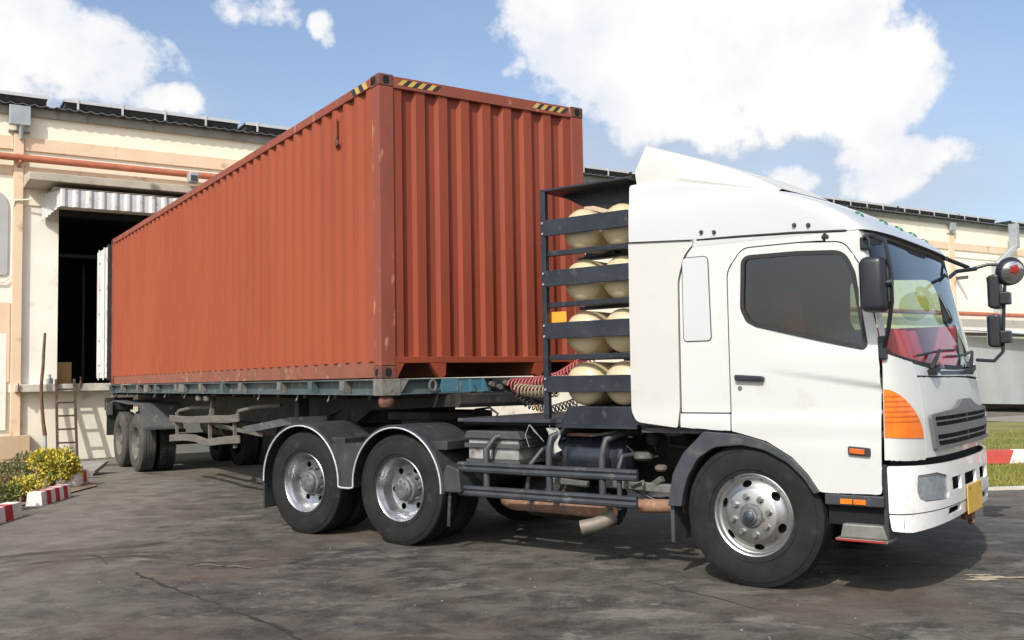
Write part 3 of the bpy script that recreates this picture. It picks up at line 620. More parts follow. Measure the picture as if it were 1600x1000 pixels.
mb.add(vs, [(2*i, 2*i+2, 2*i+3, 2*i+1) for i in range(n)]); mb.build('roof', 'tarp_roof', ss, smooth=50, solid=.006, recalc=False)
MB().box(-.55, 14.3, -.42, -.38, 2.26, 2.41).build('fascia', 'tarp_roof', ss)
tw = MB().add([(-.02, 0, .3), (-.02, 5.8, .3), (-.02, 5.8, 2.9), (-.02, 0, 2.4)], [(0, 1, 2, 3)]).build('side_sheet', 'tarp_grey', ss, solid=.01)
pb = MB().add([(*wpt(24, 7.6).xy, .016), (*wpt(52, 9.5).xy, .016), (*wpt(52, 4).xy, .016), (*wpt(24, 4).xy, .016)], [(0, 1, 2, 3)]).build('gravel_strip', 'pale_line'); struct(pb)

# ================================================================== SHIPPING CONTAINER (local x forward, y left, z up from its own base)
CY = 0.5858; CRZ = -(pi/2-CY); OC = (-.2083, 9.6272)
con = empty('shipping_container', (*OC, 1.559), CRZ); tag(con, 'long rust red corrugated forty foot shipping container loaded on the trailer', 'container')
CL, CW, CH = 12.192, 1.219, 2.896
def trap(L_, pitch, out, slope, depth, start):
    # profile along a wall: list of (t, d) ; d 0 = outer, depth = inner
    pts = [(0, 0)]; t = start
    inn = pitch-out-2*slope
    while t+pitch < L_-.02:
        pts += [(t+out, 0), (t+out+slope, depth), (t+out+slope+inn, depth), (t+out+2*slope+inn, 0)]; t += pitch
    pts.append((L_, 0)); return pts
for sgn, nm in ((-1, 'near'), (1, 'far')):
    mb = MB(); P = trap(CL-.32, .278, .072, .068, .036, .06); vs = []
    for t, d in P:
        vs += [(-.16-t, sgn*(CW-.012-d), .165), (-.16-t, sgn*(CW-.012-d), CH-.085)]
    mb.add(vs, [(2*i, 2*i+2, 2*i+3, 2*i+1) for i in range(len(P)-1)]); mb.build('side_wall', 'container_red', con, recalc=False)
    MB().box(-CL+.1, -.1, sgn*CW-.03 if sgn > 0 else -CW, sgn*CW if sgn > 0 else -CW+.06, CH-.10, CH-.01).build('top_rail', 'container_post', con, bevel=.006)
    y0, y1 = sorted((sgn*(CW-.028), sgn*(CW-.09)))
    MB().box(-CL+.1, -.17, y0, y1, .01, .164).build('bottom_rail', 'container_bottom', con, bevel=.004)
    y0, y1 = sorted((sgn*(CW-.003), sgn*(CW-.16)))
    MB().box(-.155, -.004, y0, y1, .12, CH-.118).build('corner_post', 'container_post', con, bevel=.008)
    MB().box(-CL+.004, -CL+.155, y0, y1, .12, CH-.118).build('corner_post', 'container_post', con, bevel=.008)
    for x0 in (-.178, -CL):
        for z0 in (0, CH-.118):
            # casting with oval apertures
            y0, y1 = sorted((sgn*CW, sgn*(CW-.162)))
            c = MB().box(x0, x0+.178, y0, y1, z0, z0+.118).build('corner_casting', 'container_rust', con, bevel=.01)
            yc = sgn*(CW-.08); xa = x0+.178 if x0 > -1 else x0
            ov = rpoly([(yc-.032, z0+.018), (yc+.032, z0+.018), (yc+.032, z0+.10), (yc-.032, z0+.10)], .03)
            MB().prism(ov, xa-.002, xa+.0015, axis='x').build('aperture', 'hole', c)
            ov = rpoly([(x0+.06, z0+.022), (x0+.12, z0+.022), (x0+.12, z0+.096), (x0+.06, z0+.096)], .028)
            MB().prism(ov, sgn*CW-.0015, sgn*CW+.0015).build('aperture', 'hole', c)
# front end wall
mb = MB(); P = trap(2*CW-.32, .2525, .098, .030, .045, -.006); vs = []
for t, d in P: vs += [(-.02-d, -CW+.16+t, .20), (-.02-d, -CW+.16+t, CH-.115)]
mb.add(vs, [(2*i, 2*i+2, 2*i+3, 2*i+1) for i in range(len(P)-1)]); mb.build('end_wall', 'container_end_shaded', con, recalc=False)
MB().box(-.10, -.003, -CW+.163, CW-.163, CH-.125, CH-.012).build('end_header', 'container_post', con, bevel=.005)
MB().box(-.10, -.003, -CW+.163, CW-.163, .145, .205).build('end_sill', 'container_end_shaded', con, bevel=.004)
for s in (-1, 1):
    MB().prism([(s*(CW-.163), .144), (s*.97, .144), (s*1.05, .0), (s*(CW-.163), .0)], -.08, -.006, axis='x').build('sill_gusset', 'container_end_shaded', con)
    MB().prism([(s*.70, .144), (s*.52, .144), (s*.525, .03), (s*.56, .0), (s*.59, .0)], -.08, -.006, axis='x').build('tunnel_gusset', 'container_end_shaded', con)
    y0, y1 = sorted((s*.53, s*.56)); MB().box(-3.3, -.08, y0, y1, .02, .144).build('tunnel_wall', 'container_bottom', con)
MB().box(-CL+.05, -.05, -CW+.06, CW-.06, CH-.05, CH-.03).build('roof', 'container_red', con)
MB().box(-CL+.05, -.06, -CW+.06, CW-.06, .146, .18).build('floor', 'container_bottom', con)
for k in range(28): MB().box(-.9-k*.4, -.86-k*.4, -CW+.1, -.6, .02, .145).build('cross_member', 'container_bottom', con)
def hazard(a, b, n, frame, parent):
    hz = MB()
    for k in range(n):
        t0 = a+(b-a)*k/n; t1 = a+(b-a)*(k+1)/n
        for (p, q, mi) in ((t0, t0+(t1-t0)*.5, 0), (t0+(t1-t0)*.5, t1, 1)):
            sk = .03 if b > a else -.03
            vs = [frame(p-sk, 0), frame(q-sk, 0), frame(q+sk, 1), frame(p+sk, 1)]
            hz.add(vs, [(0, 1, 2, 3)], mi)
    return hz.build('hazard_strip', ['hazard_yellow', 'hazard_black'], parent, recalc=False)
hazard(-CW+.23, -CW+.66, 4, lambda t, v: (-.0015, t, CH-.092+.058*v), con)
hazard(CW-.64, CW-.22, 4, lambda t, v: (-.0015, t, CH-.092+.058*v), con)
hazard(-.26, -.60, 2, lambda t, v: (t, -CW-.0015, CH-.092+.075*v), con)
MB().box(-1.02, -.99, -CW-.006, -CW+.012, CH-.42, CH-.20).build('lashing_mark', 'container_post', con, bevel=.004)
MB().lathe([(0, -.012), (.035, -.012), (.04, 0)], (-1.0, -CW+.006, CH-.47), 'y', 14).build('vent', 'container_rust', con)
# rear doors swung open along the container's axis
for sgn in (-1, 1):
    d = empty('rear_door', (-CL, sgn*(CW+.02), 0), 0, con)
    y0, y1 = -.03, .03
    dd = MB().box(-1.19, -.02, y0, y1, .14, CH-.13)
    for k in range(5): dd.box(-1.12+.22*k, -1.02+.22*k, sgn*.03-.012, sgn*.03+.012, .25, CH-.25)
    dd.build('door_panel', 'door_white', d, bevel=.006)
    for k, x in enumerate((-.35, -.85)):
        MB().tube([(x, sgn*.052, .1), (x, sgn*.052, CH-.12)], .013, 8).build('lock_rod', 'door_white', d)
    for z in (.35, .85, 1.4, 1.9, 2.45):
        MB().box(-.09, .0, sgn*.02-.03, sgn*.02+.03, z, z+.08).build('hinge', 'galv', d, bevel=.008)
        MB().box(-.90, -.80, sgn*.04-.02, sgn*.04+.02, z+.03, z+.07).build('rod_bracket', 'galv', d)
    MB().box(-.02, .03, -.05, .05, .1, CH-.1).build('door_seal', 'black_trim', d)

# ================================================================== WHEELS (prototypes)
def tyre_mesh(R=.52, W_=.28, lugs=False):
    mb = MB(); b = .292
    prof = [(b, .045), (b+.012, .018), (.345, .006), (.41, 0), (.46, .006), (.497, .020), (R-.004, .032), (R, .045)]
    g0 = [.045+(W_-.09)*k/4 for k in range(5)]
    t = []
    for k in range(4):
        a, c = g0[k], g0[k+1]; t += [(R, a+.006), (R, c-.006), (R-.014, c-.004), (R-.014, c+.004)] if k < 3 else [(R, a+.006), (R, c)]
    back = [(r_, W_-h) for r_, h in reversed(prof[:-1])]
    mb.lathe(prof+t+back, (0, 0, 0), 'y', 72)
    for rr in (.335, .475):   # moulded rings on the sidewall
        mb.lathe([(rr-.004, .0045), (rr, -.0015), (rr+.004, .0045)], (0, (.004 if rr < .4 else .008), 0), 'y', 72)
    if lugs:
        for k in range(56):
            a = 2*pi*k/56
            for (y0, y1, o) in ((.012, .10, 0), (W_-.10, W_-.012, pi/56)):
                p = Vector((sin(a+o)*R, 0, cos(a+o)*R)); tdir = Vector((cos(a+o), 0, -sin(a+o)))*.017; n_ = p.normalized()*.012
                vs = [p-tdir+Vector((0, y0, 0))-n_*3, p+tdir+Vector((0, y0, 0))-n_*3, p+tdir+Vector((0, y1, 0))-n_*1, p-tdir+Vector((0, y1, 0))-n_*1]
                mb.add(vs+[v+n_*(3 if i < 2 else 1.6) for i, v in enumerate(vs)], [(4, 5, 6, 7), (0, 1, 5, 4), (1, 2, 6, 5), (2, 3, 7, 6), (3, 0, 4, 7)])
    return mb
def cut(obj, cutter_mb):
    c = cutter_mb.build('cutter_tmp', 'hole'); md = obj.modifiers.new('b', 'BOOLEAN'); md.operation = 'DIFFERENCE'; md.object = c; md.solver = 'EXACT'
    bpy.context.view_layer.update(); dg = bpy.context.evaluated_depsgraph_get(); me = bpy.data.meshes.new_from_object(obj.evaluated_get(dg))
    obj.modifiers.clear(); old = obj.data; obj.data = me; me.name = old.name; bpy.data.objects.remove(c, do_unlink=True)
    me.shade_smooth(); me.set_sharp_from_angle(angle=radians(35))
def wheel_front():
    prof = [(.305, .040), (.305, .022), (.296, .014), (.285, .022), (.276, .050), (.262, .060), (.250, .040), (.225, .022), (.200, .004), (.190, -.006), (.182, -.010), (.06, -.012),
            (.06, .012), (.18, .012), (.20, .024), (.225, .04), (.25, .062), (.268, .085), (.29, .085), (.295, .05)]
    w = MB().lathe(prof, (0, 0, 0), 'y', 64, closed=True).build('wheel', 'rim_steel', smooth=35)
    cu = MB()
    for k in range(6):
        a = 2*pi*(k+.5)/6; c = Vector((sin(a), 0, cos(a))); t = Vector((cos(a), 0, -sin(a))); pts = []
        vs = [c*(.228+.025*sin(2*pi*j/14))+t*.038*cos(2*pi*j/14)+Vector((0, y, 0)) for y in (-.05, .15) for j in range(14)]
        cu.add(vs, [tuple(range(14)), tuple(range(14, 28))]+[(j, (j+1) % 14, 14+(j+1) % 14, 14+j) for j in range(14)])
    cut(w, cu)
    tyre_mesh().build('tyre', 'tyre', w, smooth=30)
    MB().lathe([(0, -.062), (.036, -.062), (.055, -.055), (.060, -.035), (.074, -.032), (.082, -.028), (.090, -.014), (.092, .0)], (0, 0, 0), 'y', 32).build('hub', 'hub_grey', w, smooth=35)
    MB().lathe([(0, -.076), (.028, -.076), (.042, -.068), (.046, -.052)], (0, 0, 0), 'y', 24).build('hub_cap', 'hub_dark', w, smooth=35)
    for k in range(8):
        a = 2*pi*k/8+.2; MB().lathe([(0, -.046), (.016, -.046), (.021, -.038), (.023, -.014), (.030, -.010)], (sin(a)*.138, 0, cos(a)*.138), 'y', 6 if k % 3 else 7).build('wheel_nut', 'nut_steel', w)
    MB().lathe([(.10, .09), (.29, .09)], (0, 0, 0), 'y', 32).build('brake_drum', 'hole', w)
    return w
def wheel_rear(rimmat='rim_silver', hubmat='hub_grey', tmat='tyre', deep=.155, holes=True):
    prof = [(.305, .040), (.305, .022), (.297, .014), (.287, .022), (.280, .045), (.268, .060), (.256, .085), (.245, deep-.03), (.225, deep), (.20, deep+.008), (.06, deep+.004),
            (.06, deep+.022), (.21, deep+.022), (.24, deep+.016), (.26, deep-.02), (.275, .085), (.292, .06)]
    w = MB().lathe(prof, (0, 0, 0), 'y', 56, closed=True).build('wheel', rimmat, smooth=35)
    if holes:
        cu = MB()
        for k in range(6):
            a = 2*pi*(k+.5)/6; c = Vector((sin(a), 0, cos(a))); t = Vector((cos(a), 0, -sin(a)))
            vs = [c*(.190+.030*sin(2*pi*j/14))+t*.031*cos(2*pi*j/14)+Vector((0, y, 0)) for y in (.05, .3) for j in range(14)]
            cu.add(vs, [tuple(range(14)), tuple(range(14, 28))]+[(j, (j+1) % 14, 14+(j+1) % 14, 14+j) for j in range(14)])
        cut(w, cu)
    tyre_mesh().build('tyre', tmat, w, smooth=30)
    MB().lathe([(0, .040), (.06, .040), (.085, .046), (.098, .060), (.100, .085), (.118, .092), (.124, .105), (.126, deep+.004)], (0, 0, 0), 'y', 32).build('hub', hubmat, w, smooth=35)
    for k in range(8):
        a = 2*pi*k/8; MB().lathe([(0, deep-.03), (.013, deep-.03), (.015, deep-.01), (.017, deep+.004)], (sin(a)*.145, 0, cos(a)*.135), 'y', 6).build('wheel_nut', hubmat, w)
        if hubmat == 'hub_grey': MB().lathe([(0, .034), (.009, .034), (.010, .05)], (sin(a)*.074, 0, cos(a)*.074), 'y', 6).build('hub_bolt', 'nut_steel', w)
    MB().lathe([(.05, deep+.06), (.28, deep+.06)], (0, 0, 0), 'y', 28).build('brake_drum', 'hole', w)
    return w
def plain_dual(parent, loc, rot, tmat, lugs=False):
    t = tyre_mesh(lugs=lugs).build('inner_tyre', tmat, parent, smooth=30); t.location = loc; t.rotation_euler = rot
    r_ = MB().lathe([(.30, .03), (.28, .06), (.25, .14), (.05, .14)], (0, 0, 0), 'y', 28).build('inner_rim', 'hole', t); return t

# ================================================================== TRAILER (same axes as the container, z from the ground)
tr = empty('semi_trailer', (*OC, 0), CRZ); tag(tr, 'worn blue green skeleton semi trailer carrying the red container', 'trailer')
for sgn in (-1, 1):
    b = MB(); ys = sgn*1.20
    b.box(-12.75, -.02, *sorted((ys, ys-sgn*.16)), 1.545, 1.5555); b.box(-12.75, -.02, *sorted((ys, ys-sgn*.12)), 1.405, 1.417)
    b.box(-12.75, -.02, *sorted((ys-sgn*.075, ys-sgn*.087)), 1.417, 1.545)
    b.build('side_rail', 'trailer_teal', tr)
    for k, x in enumerate([-.88, -1.73, -2.69, -4.12, -4.9, -5.95, -7.3, -8.6, -9.9, -11.2, -12.3]):
        q = MB(); y0 = ys-sgn*.07; y1 = ys+sgn*.012
        q.prism([(y0, 1.417), (y1-sgn*.03, 1.417), (y1, 1.47), (y1, 1.544), (y0, 1.544)], x-.012, x+.012, axis='x')
        q.box(x-.11, x+.012, *sorted((y1-sgn*.004, y1-sgn*.02)), 1.45, 1.543)
        q.build('stake_pocket', ['trailer_worn', 'trailer_teal', 'trailer_worn'][k % 3], tr, bevel=.004)
    for x in (-7.0, -9.3): MB().box(x-.18, x+.10, *sorted((ys+sgn*.002, ys-sgn*.07)), 1.42, 1.543).build('worn_plate', 'trailer_worn', tr, bevel=.006)
    MB().box(-13.0, -2.3, sgn*.46-.06, sgn*.46+.06, .98, 1.40).build('main_beam', 'chassis_dark', tr)
    MB().prism([(-2.35, .98), (-2.3, 1.40), (.05, 1.40), (.05, 1.28), (-1.7, 1.22)], sgn*.46-.06, sgn*.46+.06).build('gooseneck_beam', 'chassis_dark', tr)
for k in range(15): MB().box(-.5-.85*k, -.42-.85*k, -1.12, 1.12, 1.36, 1.402).build('cross_beam', 'chassis_dark', tr)
# front bolster
MB().box(-.06, .012, -1.20, 1.20, 1.547, 1.5565).box(-.06, .012, -1.20, 1.20, 1.410, 1.420).box(-.06, -.045, -1.2, 1.2, 1.42, 1.547).build('front_bolster', 'trailer_teal', tr)
for sgn in (-1, 1):
    tw_ = MB().box(-.17, .016, *sorted((sgn*1.222, sgn*1.02)), 1.40, 1.5575); tw_.prism([(sgn*1.02, 1.41), (sgn*.93, 1.545), (sgn*1.02, 1.545)], -.05, .010, axis='x'); tw_.build('twist_lock_box', 'trailer_worn', tr, bevel=.006)
    MB().lathe([(0, 0), (.06, 0), (.075, .03), (.075, .07), (.05, .1), (0, .1)], (-.07, sgn*1.13, 1.295), 'z', 16).build('twist_lock_handle', 'container_rust', tr, smooth=40)
    for x in (-5.9, -6.3, -12.35): MB().lathe([(0, 0), (.05, 0), (.06, .02), (.06, .06), (0, .09)], (x, sgn*1.12, 1.30), 'z', 12).build('twist_lock_handle', 'trailer_worn', tr, smooth=40)
hk = [(.03+.0*a, -.69+.036*cos(a), 1.487+.05*sin(a)) for a in [2*pi*k/14 for k in range(15)]]
MB().tube(hk, .013, 8).build('shackle', 'cast_grey', tr, smooth=40)
MB().box(-.04, .014, -.58, -.395, 1.421, 1.5465).build('blue_pocket', 'trailer_blue', tr, bevel=.004)
MB().box(-.044, .006, -.395, -.1, 1.4205, 1.5465).build('blue_plate', 'trailer_blue', tr)
for y in (-.27, -.12): MB().prism([(y, 1.421), (y+.05, 1.421), (y, 1.545), (y-.01, 1.545)], .006, .05, axis='x').build('blue_gusset', 'trailer_blue', tr)
MB().box(-.044, .010, .0, .9, 1.4205, 1.5465).build('connector_shade_box', 'chassis_dark', tr, bevel=.006)  # hose connection box, drawn wide and dark to paint the bolster's shaded end
for k, (y, z) in enumerate(((-.04, 1.49), (.05, 1.46), (.13, 1.5))): MB().lathe([(0, 0), (.02, 0), (.028, .02), (.028, .06), (0, .06)], (.015, y, z), 'x', 10).build('air_coupling', 'cast_grey', tr, smooth=40)
MB().prism([(-1.9, 1.27), (.12, 1.27), (.14, 1.31), (.14, 1.405), (-1.9, 1.405)], -.46, .62).build('kingpin_plate', 'chassis_dark', tr, bevel=.01)
MB().lathe([(0, 1.12), (.045, 1.12), (.045, 1.18), (.035, 1.2), (.05, 1.27)], (-.82, 0, 0), 'z', 16).build('kingpin', 'chassis_dark', tr)
for y in (-.75, .75):
    lg = MB().box(-3.25, -3.12, y-.07, y+.07, .55, 1.36); lg.box(-3.23, -3.14, y-.05, y+.05, .38, .55); lg.box(-3.32, -3.05, y-.12, y+.12, .34, .38); lg.build('landing_leg', 'chassis_dark', tr, bevel=.006)
    MB().bar((-3.2, y*.9, 1.0), (-2.3, y*.6, 1.3), .06, .04).build('landing_brace', 'chassis_dark', tr)
# side guards (bent planks on posts)
for sgn in (-1, 1):
    for pts, nm in (([(-7.95, 1.0), (-6.9, 1.0), (-5.6, 1.045), (-4.9, 1.06), (-4.45, 1.09)], 'guard_plank'), ([(-7.95, .68), (-7.1, .73), (-6.5, .74), (-5.9, .70), (-5.0, .775), (-4.42, .81)], 'guard_plank')):
        b = MB()
        for (a, c) in zip(pts, pts[1:]): b.bar((a[0], sgn*1.13, a[1]), (c[0], sgn*1.13, c[1]), .03, .105)
        b.build(nm, 'guard_wood', tr, bevel=.008)
    MB().bar((-4.4, sgn*1.08, .93), (-3.3, sgn*.85, 1.07), .03, .09).bar((-3.3, sgn*.85, 1.07), (-2.5, sgn*.7, 1.10), .03, .09).build('guard_plank', 'mud_grey', tr)
    for x in (-7.7, -5.9, -4.75): MB().bar((x, sgn*1.09, 1.10), (x+.03, sgn*1.09, .68), .04, .05).build('guard_post', 'guard_wood', tr)
    MB().tube([(-7.75, sgn*1.09, 1.02), (-7.72, sgn*1.05, 1.12), (-7.4, sgn*.95, 1.17), (-6.8, sgn*.75, 1.18)], .028, 8).build('guard_arm', 'guard_wood', tr, smooth=40)
    MB().tube([(-4.7, sgn*1.09, 1.06), (-4.66, sgn*1.06, 1.17), (-4.3, sgn*.95, 1.23), (-3.9, sgn*.75, 1.25)], .028, 8).build('guard_arm', 'guard_wood', tr, smooth=40)
    MB().bar((-6.0, sgn*1.0, 1.4), (-5.95, sgn*1.06, 1.02), .05, .07).bar((-7.2, sgn*.6, .82), (-6.2, sgn*1.05, .95), .05, .05).bar((-5.7, sgn*1.05, .95), (-5.0, sgn*.6, .82), .05, .05).build('guard_strut', 'guard_wood', tr)
    # mudguards
    y0, y1 = sgn*1.24, sgn*.55
    mg = MB()
    prof = [(-12.15, 1.22), (-11.7, 1.26), (-10.5, 1.215), (-9.72, 1.225), (-9.62, 1.19), (-9.50, 1.0), (-9.34, .78)]
    mg.grid(lambda i, v: (prof[int(i)][0], y0+(y1-y0)*v, prof[int(i)][1]), range(len(prof)), [0, 1]); mg.build('mudguard', 'mud_grey', tr, solid=.02, recalc=False)
    MB().bar((-9.36, y0+sgn*-.01, .79), (-9.36, y1, .79), .03, .05).build('mudguard_lip', 'mud_grey', tr)
    MB().box(-12.66, -12.62, *sorted((sgn*1.2, sgn*.75)), .55, 1.15).build('mud_flap', 'rubber', tr)
    MB().box(-12.78, -12.6, *sorted((sgn*1.22, sgn*.7)), 1.05, 1.3).build('tail_lamp_box', 'chassis_dark', tr, bevel=.01)
    MB().box(-12.62, -12.55, *sorted((sgn*1.225, sgn*1.1)), .95, 1.2).build('side_lamp', 'mud_grey', tr, bevel=.01)
TW = wheel_rear('rim_trailer', 'rim_trailer', 'tyre_dusty', .15, True); first = True
for x in (-10.06, -11.42):
    MB().tube([(x, -1.0, .515), (x, 1.0, .515)], .07, 12).build('axle', 'chassis_dark', tr, smooth=40)
    for sgn in (-1, 1):
        loc = (x, sgn*1.22, .518); rot = (0, random.random()*6, 0) if sgn < 0 else (0, random.random()*6, pi)
        if first: TW.parent = tr; TW.location = loc; TW.rotation_euler = rot; first = False
        else: cp(TW, tr, loc, rot)
        plain_dual(tr, (x, sgn*.89, .518), (0, 1, 0) if sgn < 0 else (0, 1, pi), 'tyre', lugs=True)
    MB().bar((x-.5, -.5, .72), (x+.5, -.5, .72), .09, .06).bar((x-.5, .5, .72), (x+.5, .5, .72), .09, .06).build('leaf_spring', 'chassis_dark', tr)
MB().tube([(-8.6, -.3, .85), (-7.4, -.3, .85)], .17, 16).build('air_reservoir', 'chassis_dark', tr, smooth=40)
MB().box(-6.9, -5.2, -.35, .35, .78, .95).build('spare_carrier', 'chassis_dark', tr)
for x in (-12.0, -11.0, -10.2, -8.9, -8.2, -7.0, -3.6, -2.3, -1.4):
    MB().tube([(x, -1.14, 1.405), (x, -1.15, 1.36), (x+.02, -1.17, 1.335), (x+.03, -1.17, 1.35)], .008, 6).build('rope_hook', 'galv', tr)

# ================================================================== TRACTOR UNIT (x forward, y left, near side is -y)
tk = empty('truck', (2.4288, 8.0248, 0), -.6375); tag(tk, 'white three axle tractor truck with roof fairing and gas cylinder rack', 'truck')
HW = 1.22; EXN = 3.2
XF = [(.4, 1.20), (.7, 1.215), (1.0, 1.215), (1.25, 1.205), (1.5, 1.17), (1.62, 1.14), (2.42, .925), (2.55, .89)]
XS = [(.4, .95), (.7, .95), (1.6, .965), (1.8, .955), (2.1, .91), (2.42, .845), (2.55, .82)]
def skin(th, z, off=0.0):
    c = cos(th); e = 2/EXN
    def P(t, zz):
        c = cos(t); y = -HW*(1 if c > 0 else -1)*abs(c)**e; xs = lerp(XS, zz); return Vector((xs+(lerp(XF, zz)-xs)*sin(t), y, zz))
    p = P(th, z)
    if off:
        h = .02; a = P(min(th+h, pi-1e-4), z)-P(max(th-h, 1e-4), z); b = P(th, z+.01)-P(th, z-.01); n = a.cross(b)
        if n.length > 1e-9:
            n.normalize()
            p = p+n*off
    return p
def sk(off): return lambda t, z: skin(t, z, off)
assert (skin(1.57, 1.2, .1)-skin(1.57, 1.2)).x > 0
CRZ_ = lambda x: 1.575-.143*(x-.117)
def sst(a, b, x):
    t = min(1, max(0, (x-a)/(b-a))); return t*t*(3-2*t)
def bul(x, z):
    s = min(1, max(0, (x-.08)/.85)); zc = CRZ_(x)
    up_ = sst(zc-.022*(.3+s), zc+.004, z)*(1-sst(1.62, 1.80, z))*.022*s
    low = .010*(1-sst(.0, .12, abs(z-1.18)))+.012*(1-sst(1.0, 1.2, z))
    return up_+low+.010*sin(max(0, min(1, (z-.7)/1.9))*pi)
def side(off, sgn=-1): return lambda x, z: (x, sgn*(HW+off+bul(x, z)), z)
DOOR = [(-.118, 1.128), (-.118, 2.30), (.0, 2.462), (.42, 2.462), (.74, 2.438), (.86, 2.24), (.945, 1.80), (.955, 1.46), (.93, .725), (.545, .718), (.513, .725), (.441, .836), (.331, .952), (.147, 1.060), (-.046, 1.111)]
DOORR = rpoly(DOOR, [.01, .16, .12, 0, .12, .3, .3, .3, .02, .02, 0, .1, .1, .1, .05], 4)
WIN = rpoly([(-.012, 2.02), (.004, 2.395), (.40, 2.392), (.735, 2.37), (.80, 2.22), (.865, 1.72), (.845, 1.705), (.10, 1.892), (.03, 1.93)], [.1, .06, 0, .12, .2, .03, .02, .05, .05], 5)
QUART = rpoly([(-.127, 1.262), (-.520, 1.262), (-.512, 2.26), (-.455, 2.45), (-.36, 2.548), (.40, 2.536), (.598, 2.526), (.598, 2.462), (.56, 2.4655), (.42, 2.471), (.0, 2.471), (-.127, 2.31)],
              [.01, .01, .2, .2, .06, .2, .005, .005, .02, 0, .12, .16], 4)
for sgn in (-1, 1):
    S = lambda off: side(off, sgn)
    dmat = ['cab_white']
    # black shell behind the panels: shade of the gaps put into its colour
    shell = [(-.93, 1.16), (-.93, 2.56), (.86, 2.50), (.93, 1.9), (.95, 1.5), (.93, .73), (.55, .73), (.45, .85), (.33, .965), (.14, 1.07), (-.05, 1.12), (-.4, 1.13)]
    panel(MB(), side(-.020, sgn), shell, [WIN], (.12, .12)).build('door_jamb', 'black_trim', tk, smooth=30)
    dr = panel(MB(), S(0), DOORR, [WIN], (.035, .022)).build('door', 'cab_white', tk, smooth=35, solid=.012, offs=0)
    ww = MB(); strip_along(ww, S(.003), WIN, .030); ww.build('window_seal', 'rubber', dr, solid=.012, smooth=40, offs=0)
    panel(MB(), S(-.006), WIN, (), (.1, .1)).build('window_glass', 'glass_side' if sgn < 0 else 'glass_far', dr, smooth=40)
    hb = MB(); hb.prism(rpoly([(-.075, 1.495), (.145, 1.485), (.145, 1.525), (-.075, 1.54)], .015, 3), *sorted((sgn*(HW+.03), sgn*(HW+.055)))); hb.box(-.075, -.02, *sorted((sgn*(HW+.008), sgn*(HW+.04))), 1.495, 1.535); hb.box(.10, .145, *sorted((sgn*(HW+.008), sgn*(HW+.04))), 1.49, 1.52)
    hb.build('handle', 'mirror_black', dr, bevel=.008)
    cupp = rpoly([(-.03, 1.53), (.12, 1.52), (.10, 1.58), (.01, 1.585)], .03, 4); rim_ = MB(); strip_along(rim_, S(.004), cupp, .008); rim_.build('handle_recess', 'cream_panel', dr, smooth=40)
    MB().lathe([(0, -.012), (.014, -.012), (.018, 0)], (-.047, sgn*(HW+.012), 1.44), 'y', 14).build('lock', 'cast_grey', dr)
    panel(MB(), S(-.001), QUART, (), (.05, .05)).build('rear_quarter_panel', 'cab_white', tk, smooth=35, solid=.012, offs=0)
    vp = rpoly([(-.482, 1.80), (-.262, 1.80), (-.275, 2.41), (-.30, 2.43), (-.47, 2.43), (-.482, 2.40)], [.03, .03, .09, .05, .05, .05], 5)
    v_ = panel(MB(), S(.012), vp, (), (.06, .06)).build('vent_panel', 'fairing_white', tk, smooth=35, solid=.012)
    vs_ = MB(); strip_along(vs_, S(.0095), vp, .014); vs_.build('vent_gap', 'plastic_grey', v_)
    panel(MB(), S(.0), rpoly([(-.53, 1.150), (-.127, 1.130), (-.127, 1.252), (-.53, 1.252)], .008), (), (.05, .03)).build('sill_panel', 'cab_white', tk, smooth=35, solid=.012, offs=0)
    # side deflector behind the cab
    sd_o = rpoly([(-.948, 1.27), (-.90, 1.185), (-.55, 1.145), (-.531, 1.30), (-.522, 2.26), (-.467, 2.455), (-.36, 2.558), (-.945, 2.598)], [.1, .08, .02, .2, .2, .2, .06, .02], 5)
    panel(MB(), S(.018), sd_o, (), (.06, .06)).build('side_deflector', 'cream_panel', tk, smooth=35, solid=.03)
    # indicator and marker lamps on the door
    if sgn < 0:
        q = MB().prism(rpoly([(.725, .985), (.872, .975), (.872, 1.032), (.725, 1.042)], .012, 3), -HW-.045, -HW-.015).build('side_indicator', 'black_trim', tk, bevel=.004)
        MB().prism(rpoly([(.738, .995), (.838, .988), (.838, 1.022), (.738, 1.030)], .008, 3), -HW-.056, -HW-.044).build('lens', 'amber_dark', q, bevel=.003)
        MB().box(.59, .64, -HW-.02, -HW+.01, 2.475, 2.500).box(.605, .625, -HW-.02, -HW+.01, 2.5, 2.512).build('roof_clip', 'mirror_black', tk, bevel=.006)
        skt = MB().box(.545, .94, -HW-.012, -HW+.04, .636, .712).build('side_skirt', 'rail_grey', tk, bevel=.008)
        for a, b in ((.652, .733), (.742, .823)): MB().box(a, b, -HW-.020, -HW-.0121, .648, .682).build('marker_lens', 'amber', skt, bevel=.003)
        st_ = MB().prism([(.66, .515), (.925, .515), (.955, .42), (.64, .42)], -HW-.01, -HW+.20).build('step', 'step_alu', tk, bevel=.01)
        MB().box(.615, .96, -HW-.03, -HW+.20, .402, .4195).build('step_tread', 'step_alu', st_, bevel=.003)
        MB().box(.62, .95, -HW-.0335, -HW-.0305, .404, .417).build('reflector', 'red_lens', st_)
    MB().box(.55, 1.05, *sorted((sgn*1.17, sgn*.5)), .50, .70).build('step_shade_box', 'hole', tk)  # near-black box, shade behind the step put into its colour
    MB().box(.93, .958, *sorted((sgn*1.2, sgn*.8)), .42, .92).build('bumper_bracket', 'black_trim', tk)
    # corner panel with its big indicator lamp
    T_ = (lambda t: t) if sgn < 0 else (lambda t: pi-t)
    K = lambda off: (lambda t, z: skin(T_(t), z, off))
    LAMP = [(.02, 1.105)]+[(.02+.775*sin(pi/2*k/16)**1.0, 1.09+.335*cos(pi/2*k/16)**1.05) for k in range(16, -1, -1)]
